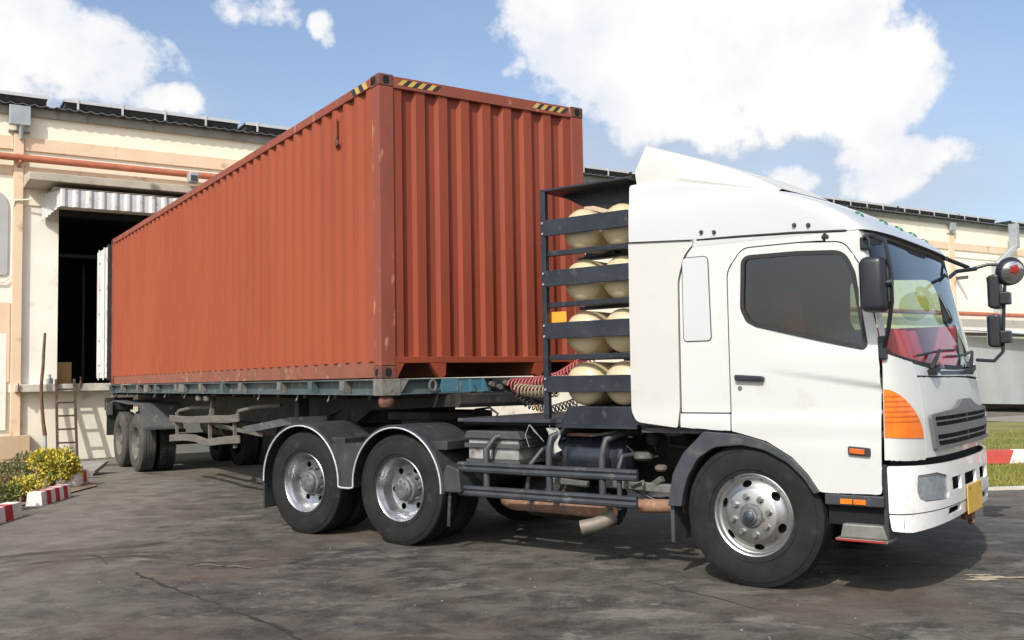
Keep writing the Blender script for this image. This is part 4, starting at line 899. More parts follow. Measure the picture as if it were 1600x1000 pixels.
    panel(MB(), K(0), [(.0, .955), (.822, .945), (.828, 1.10), (.815, 1.52), (.78, 1.60), (.30, 1.648), (.10, 1.66), (.0, 1.66)], [LAMP], (.06, .04)).build('corner_panel', 'cab_white', tk, smooth=40, solid=.012, offs=0)
    lp = panel(MB(), K(.012), LAMP, (), (.05, .03)).build('indicator_lamp', 'amber', tk, smooth=50, solid=.02)
    for k in range(6):
        z = 1.205+k*.034; w = .02+.76*max(.05, 1-((z-1.09)/.335)**2)**.5
        rb = MB(); strip_along(rb, K(.0135), [(.03+(w-.05)*j/8, z) for j in range(9)], .011, closed=False); rb.build('lens_rib', 'amber_dark', lp, solid=.006, recalc=False)
    DX = [(1.5, .955), (1.8, .945), (2.0, .913), (2.24, .862), (2.36, .825), (2.44, .775), (2.47, .745), (2.51, .735)]
    KP = lambda t, z: (skin(T_(t), z, .001) if t > 0 else Vector((lerp(XS, z)+t*.3, sgn*(HW+.001), z)))
    dl = []
    for px_, pz_ in dense(DOORR, .03):
        if px_ > .60 and pz_ > 1.655:
            dv = Vector((px_-.35, (pz_-1.75)*1.3)).normalized()*.009; qx, qz = px_+dv.x, pz_+dv.y
            dl.append((min(0., (qx-lerp(XS, qz))/.3), qz))
    dl = [((.60-lerp(XS, 2.522))/.3, 2.522)]+dl
    ap = [(.16, 1.655), (.36, 2.46), (.30, 2.505)]+dl; panel(MB(), KP, ap, (), (.05, .05)).build('windscreen_pillar', 'cab_white', tk, smooth=40, solid=.012, offs=0)
    # wheel arch flare and liner
    outer = [(-.665, .55), (-.615, .80), (-.52, .96), (-.41, 1.06), (-.35, 1.122), (-.05, 1.104), (.147, 1.052), (.331, .944), (.441, .828), (.513, .715)]
    inner = [(.468, .70), (.395, .81), (.285, .91), (.12, .995), (-.05, 1.025), (-.27, 1.005), (-.40, .92), (-.49, .78), (-.535, .64), (-.55, .55)]
    outer = rpoly(outer, [0, .2, .15, .1, .05, .3, .3, .3, .3, 0], 5); inner = rpoly(inner, [0, .2, .2, .3, .3, .2, .2, .2, .2, 0], 5)
    fl_ = MB().prism(outer+inner, *sorted((sgn*(HW+.012), sgn*(HW-.05)))).build('arch_flare', 'plastic_grey', tk, bevel=.008)
    ln = MB(); ln.grid(lambda i, v: (inner[int(i)][0], sgn*(HW-.05-.5*v), inner[int(i)][1]), range(len(inner)), [0, 1]); ln.build('arch_liner', 'black_trim', fl_, solid=.01, recalc=False)
    MB().box(-.66, -.63, *sorted((sgn*1.19, sgn*.92)), .27, .58).build('mud_flap', 'plastic_grey', tk)
for x, z in ((-.317, 2.617), (-.213, 2.606), (.40, 2.592), (.501, 2.581)):
    MB().lathe([(0, -.012), (.012, -.012), (.016, 0)], (x, -HW-.018, z), 'y', 12).build('fairing_bolt', 'black_trim', tk)
# front panels
panel(MB(), sk(0), [(.838, .955), (pi-.838, .955), (pi-.838, 1.45), (pi/2, 1.488), (.838, 1.498)], (), (.06, .06)).build('front_panel', 'cab_white', tk, smooth=40, solid=.012, offs=0)
panel(MB(), sk(.004), [(.83, 1.512), (pi/2, 1.500), (pi-.83, 1.48), (pi-.74, 1.55), (pi-1.1, 1.562), (pi/2, 1.545), (1.1, 1.562), (.74, 1.598)], (), (.06, .03)).build('cowl_panel', 'fairing_white', tk, smooth=40, solid=.02)
for t0 in (1.40,):
    panel(MB(), sk(.0075), rpoly([(t0-.06, 1.512), (t0+.26, 1.512), (t0+.28, 1.54), (t0-.1, 1.54)], .008, 3), (), (.06, .03)).build('cowl_grip', 'mirror_black', tk)
GR = rpoly([(.965, 1.00), (pi-.965, 1.00), (pi-.905, 1.24), (pi-1.2, 1.255), (1.74, 1.262), (1.66, 1.285), (1.60, 1.327), (1.542, 1.327), (1.482, 1.285), (1.40, 1.262), (1.2, 1.255), (.905, 1.24)], [.03, .03, .03, 0, .02, .02, .02, .02, .02, .02, 0, .03], 3)
H1 = rpoly([(1.0, 1.158), (pi-1.0, 1.158), (pi-.975, 1.226), (.975, 1.226)], .012, 3); H2 = rpoly([(1.03, 1.024), (pi-1.03, 1.024), (pi-1.005, 1.102), (1.005, 1.102)], .012, 3)
gri = panel(MB(), sk(.034), GR, [H1, H2], (.06, .04)).build('grille', 'grille_grey', tk, smooth=40, solid=.022)
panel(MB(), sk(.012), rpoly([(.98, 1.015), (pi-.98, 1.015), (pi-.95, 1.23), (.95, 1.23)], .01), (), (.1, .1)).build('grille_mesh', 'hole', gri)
for z, a in ((1.193, .985), (1.064, 1.015)):
    sl_ = MB(); strip_along(sl_, sk(.030), [(a+(pi-2*a)*j/24, z) for j in range(25)], .009, closed=False); sl_.build('grille_slat', 'grille_grey', gri, solid=.012, recalc=False)
    for j in range(7):
        t = a+.1+(pi-2*a-.2)*j/6; q = MB(); strip_along(q, sk(.018), [(t, z-.026), (t, z+.026)], .006, closed=False); q.build('grille_fin', 'black_trim', gri, solid=.006, recalc=False)
# bumper
def bsk(off):
    def f(t, z):
        p = skin(t, .8, off); k = max(0, sin(t)); p = Vector((p.x+.020*k+.010*k*sin(max(0, min(1, (z-.46)/.46))*pi), p.y, z)); return p
    return f
HL = rpoly([(.60, .745), (.63, .845), (.98, .850), (1.16, .82), (1.19, .70), (1.17, .655), (.75, .665), (.64, .69)], [.03, .03, .03, .03, .02, .03, .03, .02], 4)
VN = [rpoly([(a, .700), (b, .700), (b, .795), (a, .795)], .012, 3) for a, b in ((1.26, 1.43), (1.49, 1.60), (1.66, 1.86), (1.92, pi-1.26))]
BUP = rpoly([(.055, .600), (.5, .597), (pi/2, .607), (pi-.5, .597), (pi-.055, .600), (pi-.05, .912), (pi-.4, .912), (pi/2, .900), (.4, .912), (.05, .912)], [.01, 0, 0, 0, .01, .03, .1, 0, .1, .03], 4)
bu = panel(MB(), bsk(0), BUP, [HL, pi and [(pi-p[0], p[1]) for p in HL]]+VN, (.05, .035)).build('bumper', 'bumper_white', tk, smooth=40, solid=.022)
FG = [rpoly([(1.17, .535), (1.42, .548), (1.42, .592), (1.19, .588)], .008, 3), rpoly([(pi-1.17, .535), (pi-1.42, .548), (pi-1.42, .592), (pi-1.19, .588)], .008, 3)]
BLO = rpoly([(.10, .485), (.5, .470), (pi/2, .515), (pi-.5, .470), (pi-.10, .485), (pi-.055, .591), (pi-.5, .588), (pi/2, .598), (.5, .588), (.055, .591)], [.05, .05, 0, .05, .05, .01, 0, 0, 0, .01], 4)
panel(MB(), bsk(-.004), BLO, FG, (.05, .03)).build('bumper_lip', 'bumper_white', bu, smooth=40, solid=.022)
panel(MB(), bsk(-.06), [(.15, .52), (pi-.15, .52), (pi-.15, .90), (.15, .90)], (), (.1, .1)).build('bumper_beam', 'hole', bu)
for f in (0, 1):
    m = (lambda l: l) if f == 0 else (lambda l: [(pi-p[0], p[1]) for p in l])
    h_ = panel(MB(), bsk(-.014), m(HL), (), (.06, .04)).build('headlight', 'lamp_inner', tk, smooth=40)
    panel(MB(), bsk(-.003), m(HL), (), (.06, .04)).build('headlight_glass', 'glass_lamp', h_, smooth=40)
    sl_ = MB(); strip_along(sl_, bsk(-.003), m(HL), .009); sl_.build('headlight_seal', 'black_trim', h_, recalc=False)
    tt = .93 if f == 0 else pi-.93; c = bsk(-.016)(tt, .735); nd = (bsk(.1)(tt, .745)-bsk(0)(tt, .745)).normalized()
    rf = MB().lathe([(0, .002), (.03, .004), (.048, .0065), (.052, .0065), (.054, .0)], (0, 0, 0), 'z', 24).build('reflector_bowl', 'lamp_inner', h_, smooth=50); rf.location = c-nd*.01; rf.rotation_euler = nd.to_track_quat('Z', 'Y').to_euler()
pt = MB().box(1.250, 1.258, -.245, .245, .495, .705).build('number_plate', 'plate_yellow', tk, bevel=.004)
for y in (-.17, .17): MB().lathe([(0, .011), (.009, .011), (.011, .0075)], (1.25, y, .68), 'x', 8).build('plate_screw', 'container_rust', pt)
MB().box(1.16, 1.24, -.05, .05, .43, .49).tube([(1.2, 0, .46), (1.23, 0, .40)], .025, 8).build('tow_pin', 'container_rust', tk, bevel=.006)
# near-black sheet painting the shade in the slot between bumper and cab
panel(MB(), sk(-.05), [(.1, .86), (pi-.1, .86), (pi-.1, .97), (.1, .97)], (), (.1, .1)).build('bumper_slot_shade', 'hole', tk)
# windscreen
WS = rpoly([(.19, 1.672), (.36, 1.640), (.75, 1.600), (1.13, 1.572), (pi/2, 1.553), (pi-1.13, 1.572), (pi-.75, 1.600), (pi-.36, 1.640), (pi-.19, 1.672), (pi-.42, 2.43), (pi-.75, 2.455), (pi/2, 2.462), (.75, 2.455), (.42, 2.43)],
           [.05, .05, 0, 0, 0, 0, 0, .05, .05, .05, .1, 0, .1, .05], 4)
ws = panel(MB(), sk(-.002), WS, (), (.06, .06)).build('windscreen', 'glass_screen', tk, smooth=50)
w_ = MB(); strip_along(w_, sk(.004), WS, .050); w_.build('windscreen_seal', 'rubber', ws, smooth=40, solid=.012)
# roof brow between windscreen and fairing
panel(MB(), sk(.004), [(.30, 2.49), (.8, 2.49), (pi/2, 2.495), (pi-.8, 2.49), (pi-.30, 2.49), (pi-.30, 2.53), (.30, 2.53)], (), (.06, .03)).build('roof_brow', 'cab_white', tk, smooth=40, solid=.012)
# interior
cabin = MB(); cabin.box(-.90, -.86, -1.18, 1.18, 1.12, 2.55); cabin.box(-.9, .80, -1.18, 1.18, 2.46, 2.50); cabin.box(-.9, 1.0, -1.18, 1.18, 1.10, 1.14); cabin.box(.75, .80, -1.1, 1.1, 1.12, 1.5)
cabin.build('cab_interior', 'interior_dark', tk)
MB().prism([(.62, 1.45), (.80, 1.60), (1.02, 1.58), (1.06, 1.50), (1.0, 1.15), (.7, 1.15)], -1.12, 1.12).build('dashboard', 'interior_dark', tk, bevel=.02)
for y in (-.62, .62):
    s_ = MB().box(-.25, .28, y-.25, y+.25, 1.40, 1.56).build('seat', 'red_cloth', tk, bevel=.05)
    MB().prism([(-.35, 1.5), (-.2, 1.52), (-.30, 2.1), (-.33, 2.30), (-.43, 2.30), (-.45, 2.0)], y-.24, y+.24).build('seat_back', 'red_cloth', s_, bevel=.04)
MB().box(-.2, .93, 1.165, 1.185, 1.15, 1.93).build('door_lining', 'red_cloth', tk)
rc = MB(); rc.grid(lambda t, z: skin(t, z, -.13+.012*sin(t*40)), [.35+1.15*k/60 for k in range(61)], [1.58, 1.7, 1.80, 1.875]); rc.build('red_reflection_sheet', 'red_cloth', tk, smooth=60, solid=.006, recalc=False)  # added red sheet imitating a reflection in the windscreen
MB().box(-.84, -.80, -1.1, 1.1, 1.2, 2.4).build('back_curtain', 'interior_light', tk)
MB().lathe([(.0, 0), (.13, 0)], (.60, 1.14, 2.12), 'y', 28).build('window_disc', 'disc_green', tk)
wh_ = [(.52+.20*sin(a)*.45, -.6+.20*cos(a), 1.66+.20*sin(a)*.85) for a in [2*pi*k/24 for k in range(25)]]
MB().tube(wh_, .014, 8).build('steering_wheel', 'mirror_black', tk, smooth=40)
MB().tube([(.03, -1.185, 1.945), (.33, -1.185, 1.965)], .004, 6).tube([(.33, -1.185, 1.965), (.66, -1.185, 1.995)], [.009, .011], 8).build('window_rod', 'hose_black', tk)
# wipers
for t0, t1 in ((1.12, 1.30), (1.72, 2.02)):
    a = skin(t0, 1.555, .02); b = skin(t0+.22, 1.68, .045); c = skin(t0-.28, 1.63, .03); d = skin(t0+.62, 1.80 if t0 < 1.5 else 1.70, .02)
    MB().tube([a, skin(t0+.03, 1.60, .05), b], [.018, .016, .010], 8).bar(skin(t0+.08, 1.56, .03), skin(t0-.05, 1.52, .03), .06, .035).build('wiper_arm', 'black_trim', tk, smooth=40)
    bl = MB(); n_ = 8; pts = [skin(t0-.20+.72*k/n_, 1.645+.055*k/n_, .012) for k in range(n_+1)]; bl.tube(pts, .009, 6); bl.build('wiper_blade', 'black_trim', tk)
# roof fairing: stack of plan sections
LV = [(2.515, .845, .955, 1.228), (2.56, .80, .925, 1.230), (2.62, .725, .855, 1.230), (2.68, .64, .77, 1.230), (2.74, .535, .675, 1.228), (2.80, .38, .55, 1.225), (2.86, .22, .40, 1.218), (2.92, -.04, .19, 1.208), (2.97, -.28, .0, 1.205), (3.01, -.48, -.22, 1.203), (3.04, -.62, -.38, 1.198), (3.06, -.72, -.5, 1.185), (3.072, -.80, -.62, 1.16), (3.08, -.84, -.68, 1.11)]
mb = MB(); rings = []
for z, xs, xf, w in LV:
    ring = [(-.945+(xs+.945)*k/10, -w, z) for k in range(10)]
    ring += [(xs+(xf-xs)*sin(t), -w*(1 if cos(t) > 0 else -1)*abs(cos(t))**(2/EXN), z) for t in [pi*k/40 for k in range(41)]]
    ring += [(-.945+(xs+.945)*k/10, w, z) for k in reversed(range(10))]
    rings.append(ring)
n = len(rings[0])
mb.add([p for r_ in rings for p in r_], [(i*n+k, i*n+k+1, (i+1)*n+k+1, (i+1)*n+k) for i in range(len(rings)-1) for k in range(n-1)]+[tuple((len(rings)-1)*n+k for k in range(n))]+[(i*n+n-1, i*n, (i+1)*n, (i+1)*n+n-1) for i in range(len(rings)-1)])
mb.build('roof_fairing', 'fairing_white', tk, smooth=38)
for sy in (-1, 1): MB().tube([(-.945, sy*1.246, 2.597), (-.66, sy*1.2465, 2.580), (-.38, sy*1.246, 2.562)], .005, 6).build('deflector_seam', 'rubber', tk)
gs = MB(); strip_along(gs, lambda a, b: (a, b, 2.513), [(-.3+1.1*k/8, -1.222) for k in range(8)], .01, closed=False)
ring = [(.80+(.945-.80)*sin(t), -1.222*(1 if cos(t) > 0 else -1)*abs(cos(t))**(2/EXN)) for t in [pi*k/40 for k in range(41)]]
MB().tube([(-.36, -1.224, 2.562), (.0, -1.226, 2.553), (.4, -1.226, 2.538), (.75, -1.224, 2.516)]+[(p[0], p[1], 2.512) for p in ring[3:-3]]+[(.75, 1.224, 2.516), (-.36, 1.224, 2.562)], .010, 6).build('fairing_seal', 'rubber', tk, smooth=40)
def on_fairing(y, z):
    for (z0, a0, b0, w0), (z1, a1, b1, w1) in zip(LV, LV[1:]):
        if z0 <= z <= z1:
            q = (z-z0)/(z1-z0); xs = a0+(a1-a0)*q; xf = b0+(b1-b0)*q; w = w0+(w1-w0)*q
            t = acos((abs(y)/w)**(EXN/2)); return Vector((xs+(xf-xs)*sin(t), y, z))
for y in (-.92, -.42, 0, .42, .92):
    p = on_fairing(y, 2.665); l_ = MB().lathe([(0, .022), (.03, .020), (.05, .008), (.052, 0)], (0, 0, 0), 'z', 20).build('roof_marker_lamp', 'green_lens', tk, smooth=50)
    a = on_fairing(y, 2.70)-on_fairing(y, 2.63); b = on_fairing(y+.03, 2.665)-on_fairing(y-.03, 2.665); nn = a.cross(b)
    if nn.x < 0: nn = -nn
    l_.location = p; l_.rotation_euler = nn.to_track_quat('Z', 'Y').to_euler(); l_.scale = (.35, .75, .7)
# roof spoiler
mb = MB(); secs = []
ZT = [(-.80, 3.395), (-.6, 3.315), (-.34, 3.21), (-.08, 3.095), (.10, 3.0), (.25, 2.90)]; ZF = [(-.88, 3.205), (.08, 2.925), (.25, 2.87)]; ZB = [(-.88, 3.04), (-.3, 2.97), (.25, 2.82)]
for k in range(15):
    q = k/14; x = -.80+1.05*q; t, f, b = lerp(ZT, x), lerp(ZF, x), lerp(ZB, x); f = min(f, t-.004); lean = .05*(1-q)
    half = [(x-.075*(1-q), -1.10, b), (x-.08*(1-q), -1.13, f), (x, -1.085+.0*q, t-.012), (x, -1.05, t), (x, -.8, t+.018*(1-q*.3)), (x, 0, t+.055)]
    half = [(p[0]-.05*(1-q), p[1], p[2]) for p in half]
    secs.append(half+[(p[0], -p[1], p[2]) for p in reversed(half[:-1])])
n = len(secs[0]); mb.add([p for s_ in secs for p in s_], [(i*n+k, i*n+k+1, (i+1)*n+k+1, (i+1)*n+k) for i in range(14) for k in range(n-1)]+[tuple(range(n))])
mb.build('roof_spoiler', 'cream_panel', tk, smooth=30)

# mirrors, near side
mr_ = MB(); mr_.box(.91, 1.07, -1.50, -1.34, 1.93, 2.295); nm_ = mr_.build('mirror', 'mirror_black', tk); md = nm_.modifiers.new('b', 'BEVEL'); md.width = .045; md.segments = 4
nm_.data.shade_smooth(); nm_.rotation_euler = (0, 0, 0)
MB().box(.904, .911, -1.48, -1.36, 1.97, 2.25).build('mirror_face', 'mirror_glass', nm_, bevel=.002)
arm = [(.86, -1.2, 2.43), (.90, -1.28, 2.46), (.97, -1.36, 2.45), (1.06, -1.40, 2.40), (1.09, -1.40, 2.2), (1.085, -1.38, 2.0), (1.03, -1.30, 1.80), (.985, -1.24, 1.70)]
MB().tube(arm, .014, 8).build('mirror_stay', 'mirror_black', tk, smooth=40)
MB().box(.945, 1.0, -1.255, -1.20, 1.62, 1.78).build('mirror_foot', 'mirror_black', tk, bevel=.012)
MB().box(.85, .91, -1.245, -1.19, 2.37, 2.46).build('mirror_hinge', 'mirror_black', tk, bevel=.012)
MB().tube([(1.05, -1.40, 2.12), (1.10, -1.40, 2.12)], .028, 10).build('mirror_clamp', 'mirror_black', tk)
# mirrors, far side
def far_mirror(x0, x1, y, z0, z1):
    o = MB().prism(rpoly([(x0, z0+.01), (x1, z0), (x1, z1), (x0, z1-.01)], .03, 3), y-.10, y+.10).build('mirror', 'mirror_black', tk, bevel=.02)
    MB().box(x0-.006, x0-.001, y-.095, y+.095, z0+.025, z1-.025).build('mirror_face', 'mirror_glass', o); MB().box(x1-.01, x1+.075, y-.06, y+.06, z0+.04, z0+.15).build('mirror_clamp', 'mirror_black', o, bevel=.012); return o
far_mirror(1.155, 1.245, 1.50, 2.075, 2.385); far_mirror(1.14, 1.235, 1.50, 1.735, 2.035)
rm = MB().lathe([(0, .05), (.07, .045), (.115, .02), (.128, -.02), (.12, -.03), (0, -.03)], (0, 0, 0), 'z', 28).build('round_mirror', 'mirror_black', tk, smooth=40); rm.location = (1.33, 1.50, 2.40); rm.rotation_euler = (radians(100), radians(-10), radians(-35))
rm.rotation_euler = Vector((.55, -.72, -.25)).to_track_quat('Z', 'Y').to_euler()
MB().lathe([(0, .062), (.06, .057), (.10, .033)], (0, 0, 0), 'z', 24).build('mirror_face', 'mirror_glass', rm, smooth=60)
MB().lathe([(0, .068), (.03, .066), (.05, .06)], (.0, .03, 0), 'z', 5).build('red_mark', 'red_lens', rm)
MB().tube([(.78, 1.16, 2.50), (.84, 1.30, 2.545), (1.0, 1.45, 2.46)], .020, 8).tube([(.86, 1.17, 2.33), (.93, 1.3, 2.42), (1.06, 1.46, 2.445)], .018, 8).build('mirror_bracket', 'mirror_black', tk, smooth=40)
MB().tube([(1.04, 1.46, 2.45), (1.15, 1.5, 2.48), (1.25, 1.52, 2.47), (1.29, 1.51, 2.40), (1.27, 1.5, 2.2), (1.25, 1.5, 1.9), (1.24, 1.49, 1.70), (1.18, 1.42, 1.62), (1.08, 1.22, 1.63)], .015, 8).build('mirror_stay', 'mirror_black', tk, smooth=40)

# ---- gas cylinder rack behind the cab
rk = MB()
for x in (-1.80, -.99):
    for y in (-1.2, 1.2):
        if x > -1.5 and y < 0: continue
        rk.box(x, x+.05, y-.025 if y < 0 else y-.025, y+.025, 1.20, 3.13)
rk.box(-1.80, -.95, -1.225, 1.225, 3.115, 3.135)
for z in (2.585, 2.15, 1.71): rk.box(-1.78, -.95, -1.2, -1.16, z-.022, z+.022); rk.box(-1.78, -.95, 1.16, 1.2, z-.022, z+.022)
for z in (2.575, 2.14, 1.70, 1.27):
    for y in (-.75, .0, .75): rk.box(-1.70, -.95, y-.05, y+.05, z-.012, z+.012)
rack = rk.build('cylinder_rack', 'rack_black', tk, bevel=.004)
MB().prism([(-1.75, 3.113), (-.95, 3.113), (-.95, 2.93), (-1.12, 2.98), (-1.55, 3.0)], -.95, -.93).build('gusset', 'rack_black', rack)
for zc in (2.80, 2.372, 1.932, 1.487):
    MB().box(-1.765, -.95, -1.235, -1.212, zc-.068, zc+.068).build('slat', 'rack_black', rack, bevel=.004)
    MB().box(-1.765, -.95, 1.212, 1.235, zc-.068, zc+.068).build('slat', 'rack_black', rack, bevel=.004)
    for dz in (-.045, .045): MB().lathe([(0, -.012), (.009, -.012), (.011, 0)], (-1.775, -1.226, zc+dz), 'y', 8).build('bolt', 'galv', rack)
def cyl_mesh():
    R = .181; L_ = 1.175; p = [(R*sin(a), -L_+R*.62*(1-cos(a))) for a in [pi/2*k/9 for k in range(10)]]
    return MB().lathe(p+[(r_, -h) for r_, h in reversed(p)], (0, 0, 0), 'y', 32)
c0 = cyl_mesh().build('gas_cylinder', 'cylinder_tan', rack, smooth=40); k0 = True
for zc in (2.775, 2.345, 1.915, 1.487):
    for x in (-1.475, -1.105):
        loc = (x, .0, zc)
        if k0: c0.location = loc; k0 = False
        else: cp(c0, rack, loc)
for zc in (2.775, 2.345, 1.915, 1.487):
    for x in (-1.475, -1.105):
        MB().prism([(x-.17, zc-.21), (x+.17, zc-.21), (x+.12, zc-.12), (x, zc-.174), (x-.12, zc-.12)], -.8, -.70).build('cradle', 'rack_black', rack)
MB().box(-1.745, -1.60, -1.16, -1.15, 2.005, 2.095).box(-1.806, -1.802, -1.19, -1.12, 1.93, 2.12).build('orange_reflector', 'reflector_orange', rack)
MB().prism([(-1.68, 1.16), (-1.62, 1.30), (-.96, 1.30), (-.96, 1.14), (-1.68, 1.14)], -1.14, 1.0).build('rack_base', 'rack_black', rack, bevel=.008)
MB().prism([(-1.70, 1.125), (-.93, 1.125), (-.93, 1.155), (-1.70, 1.155)], -1.2, 1.1).build('rack_plate', 'rack_black', rack)

# ---- chassis, tanks, guards
for y in (-.42, .42): MB().box(-5.75, .9, y-.04, y+.04, .76, 1.04).build('chassis_rail', 'chassis_dark', tk)
for x in (-5.7, -4.9, -4.14, -3.3, -2.6, -1.8): MB().box(x, x+.08, -.4, .4, .8, 1.0).build('cross_member', 'chassis_dark', tk)
MB().box(-2.86, -1.72, -1.08, .9, 1.155, 1.187).build('catwalk', 'rail_grey', tk, bevel=.004)
for y in (-1.0, -.7): MB().box(-2.85, -1.7, y, y+.012, 1.13, 1.155).build('catwalk_rib', 'chassis_dark', tk)
fw_ = MB(); fw_.prism([(-4.35, -.45), (-3.75, -.45), (-3.45, -.2), (-3.45, .2), (-3.75, .45), (-4.35, .45)], 1.13, 1.21, axis='z'); fw_.box(-4.1, -3.6, -.5, .5, 1.04, 1.13); fw_.build('fifth_wheel', 'chassis_dark', tk, bevel=.01)
MB().box(-.9, .75, -.46, .46, .60, 1.09).build('engine', 'chassis_dark', tk, bevel=.03)
MB().box(-1.7, -.9, -.25, .25, .55, .95).build('gearbox', 'chassis_dark', tk, bevel=.05)
MB().tube([(-4.7, 0, .6), (-1.7, 0, .72)], .05, 10).build('propeller_shaft', 'chassis_dark', tk)
bt = MB().box(-2.78, -2.18, -1.06, -.66, .79, .82).box(-2.78, -2.18, -.68, -.66, .82, 1.0).build('battery_tray', 'battery_dark', tk)
for a, b in ((-2.76, -2.49), (-2.47, -2.20)): MB().box(a, b, -1.05, -.70, .821, 1.0).build('battery', 'battery_white', bt, bevel=.01)
MB().box(-2.79, -2.17, -1.075, -.66, .925, .965).build('battery_strap', 'battery_dark', bt, bevel=.004)
MB().prism([(-2.80, 1.005), (-2.15, 1.005), (-2.19, 1.075), (-2.76, 1.075)], -1.08, -.64).build('battery_cover', 'battery_dark', bt, bevel=.01)
def hcyl(x0, x1, y, z, r_, name, mat, par=None): return MB().lathe([(0, 0), (r_*.7, .01), (r_*.95, .04), (r_, .08), (r_, x1-x0-.08), (r_*.95, x1-x0-.04), (r_*.7, x1-x0-.01), (0, x1-x0)], (x0, y, z), 'x', 28).build(name, mat, par or tk, smooth=40)
at_ = hcyl(-1.95, -1.14, -.86, .87, .175, 'air_tank', 'tank_navy')
for x in (-1.75, -1.33): MB().lathe([(.178, 0), (.178, .04)], (x, -.86, .87), 'x', 28).build('tank_strap', 'black_trim', at_, solid=.004)
MB().box(-1.72, -1.45, -1.0, -.85, 1.045, 1.07).build('tool_scrap', 'exhaust_rust', tk); MB().bar((-1.5, -.98, 1.05), (-1.15, -.9, 1.10), .06, .02).build('tool_scrap', 'cast_grey', tk)
for nm_, pts, r_ in (('guard_post', [(-2.05, -.55, 1.09), (-2.2, -.8, 1.08), (-2.42, -1.10, 1.02), (-2.47, -1.16, .92), (-2.47, -1.16, .50)], .030),
                     ('guard_post', [(-1.62, -.6, 1.10), (-1.70, -1.0, 1.10), (-1.79, -1.14, 1.04), (-1.80, -1.16, .94), (-1.80, -1.16, .50)], .030),
                     ('guard_post', [(-1.05, -.7, 1.08), (-1.15, -1.0, 1.09), (-1.26, -1.13, 1.03), (-1.28, -1.16, .92), (-1.28, -1.16, .50)], .030),
                     ('guard_post', [(-1.02, -.9, .92), (-1.12, -1.12, .90), (-1.13, -1.15, .82), (-1.13, -1.15, .48)], .022),
                     ('guard_post', [(-1.95, -.6, 1.0), (-1.98, -1.0, .92), (-2.05, -1.08, .80), (-2.08, -1.1, .55)], .022)):
    MB().tube(pts, r_, 10).build(nm_, 'rail_grey', tk, smooth=40)
for z0, x1 in ((.712, -.945), (.502, -.955)):
    gr_ = MB(); prof = [(-1.185, z0), (-1.20, z0+.01), (-1.205, z0+.03), (-1.19, z0+.05), (-1.205, z0+.07), (-1.20, z0+.09), (-1.185, z0+.095), (-1.165, z0+.095), (-1.165, z0)]
    gr_.prism(prof, -2.77, x1, axis='x'); gr_.build('side_guard_rail', 'rail_grey', tk, smooth=40)
    MB().prism([(1.165, z0), (1.2, z0), (1.2, z0+.095), (1.165, z0+.095)], -2.77, x1, axis='x').build('side_guard_rail', 'rail_grey', tk)
MB().tube([(-2.55, -.75, .47), (-2.48, -.86, .45), (-2.35, -.92, .435), (-1.75, -.95, .44), (-1.40, -.96, .43), (-1.30, -.99, .415)], [.055, .062, .066, .066, .066, .062], 16).build('exhaust_pipe', 'exhaust_rust', tk, smooth=40)
MB().tube([(-1.30, -.985, .40), (-1.34, -1.05, .36), (-1.40, -1.10, .335), (-1.50, -1.16, .31)], [.066, .06, .058, .060], 16, cap=False).build('exhaust_tip', 'exhaust_tip', tk, smooth=40, solid=.005)
for x in (-2.15, -1.78): MB().lathe([(.072, 0), (.072, .03)], (x, -.93 if x < -2 else -.945, .438), 'x', 20).build('exhaust_clamp', 'cast_grey', tk, solid=.006)
MB().tube([(-1.05, -1.0, .50), (-.62, -1.0, .52)], .055, 14).build('exhaust_inlet', 'exhaust_rust', tk, smooth=40)
MB().tube([(-2.5, -.4, .45), (-1.6, -.4, .42)], .2, 18).build('silencer', 'chassis_dark', tk, smooth=40)
for (x, y, z, r_, h, m_) in ((-1.02, -.95, .86, .085, .07, 'cast_grey'), (-.98, -.85, .98, .06, .10, 'chassis_dark'), (-.86, -.95, .78, .05, .05, 'exhaust_tip'), (-.75, -.9, 1.06, .10, .06, 'cast_grey'), (-1.1, -.9, .62, .045, .06, 'exhaust_tip')):
    MB().lathe([(0, 0), (r_*.7, 0), (r_, h*.3), (r_, h*.7), (r_*.6, h), (0, h)], (x, y, z), 'z', 18).build('air_valve', m_, tk, smooth=40)
MB().bar((-1.4, -.95, .66), (-.75, -.92, .64), .06, .07).bar((-1.05, -.9, .6), (-.85, -.95, .72), .05, .05).bar((-1.9, -.95, .66), (-1.55, -.95, .64), .05, .05).build('brake_linkage', 'cast_grey', tk, bevel=.008)
r = random.Random(9)
for k in range(14):
    x = r.uniform(-2.1, -.75); y = r.uniform(-.95, -.6); z = r.uniform(.6, 1.08); pts = [Vector((x, y, z))]
    for j in range(5): pts.append(pts[-1]+Vector((r.uniform(-.02, .16), r.uniform(-.06, .06), r.uniform(-.10, .10))))
    MB().tube(pts, r.uniform(.006, .014), 6).build('air_line', 'hose_black' if k % 4 else 'cast_grey', tk, smooth=60)
# rag and strings
mb = MB(); mb.grid(lambda u, v: (-1.86+.12*u+.03*sin(v*6)+.03*v, -1.10-.02*sin(u*7+v*3), 1.115-.25*v*(1-.25*u)), [k/6 for k in range(7)], [k/8 for k in range(9)]); mb.build('rag', 'strap_white', tk, smooth=60, solid=.008, recalc=False)
for k, pts in enumerate(([(-2.05, -1.09, 1.14), (-1.98, -1.11, 1.08), (-1.9, -1.11, 1.02)], [(-2.05, -1.09, 1.14), (-2.0, -1.12, 1.12), (-1.88, -1.12, 1.0)], [(-2.05, -1.09, 1.14), (-2.08, -1.11, 1.05), (-2.04, -1.11, .95)], [(-1.83, -1.1, 1.14), (-1.82, -1.11, .95)])):
    MB().tube(pts, .0022, 5).build('string', 'strap_white', tk)
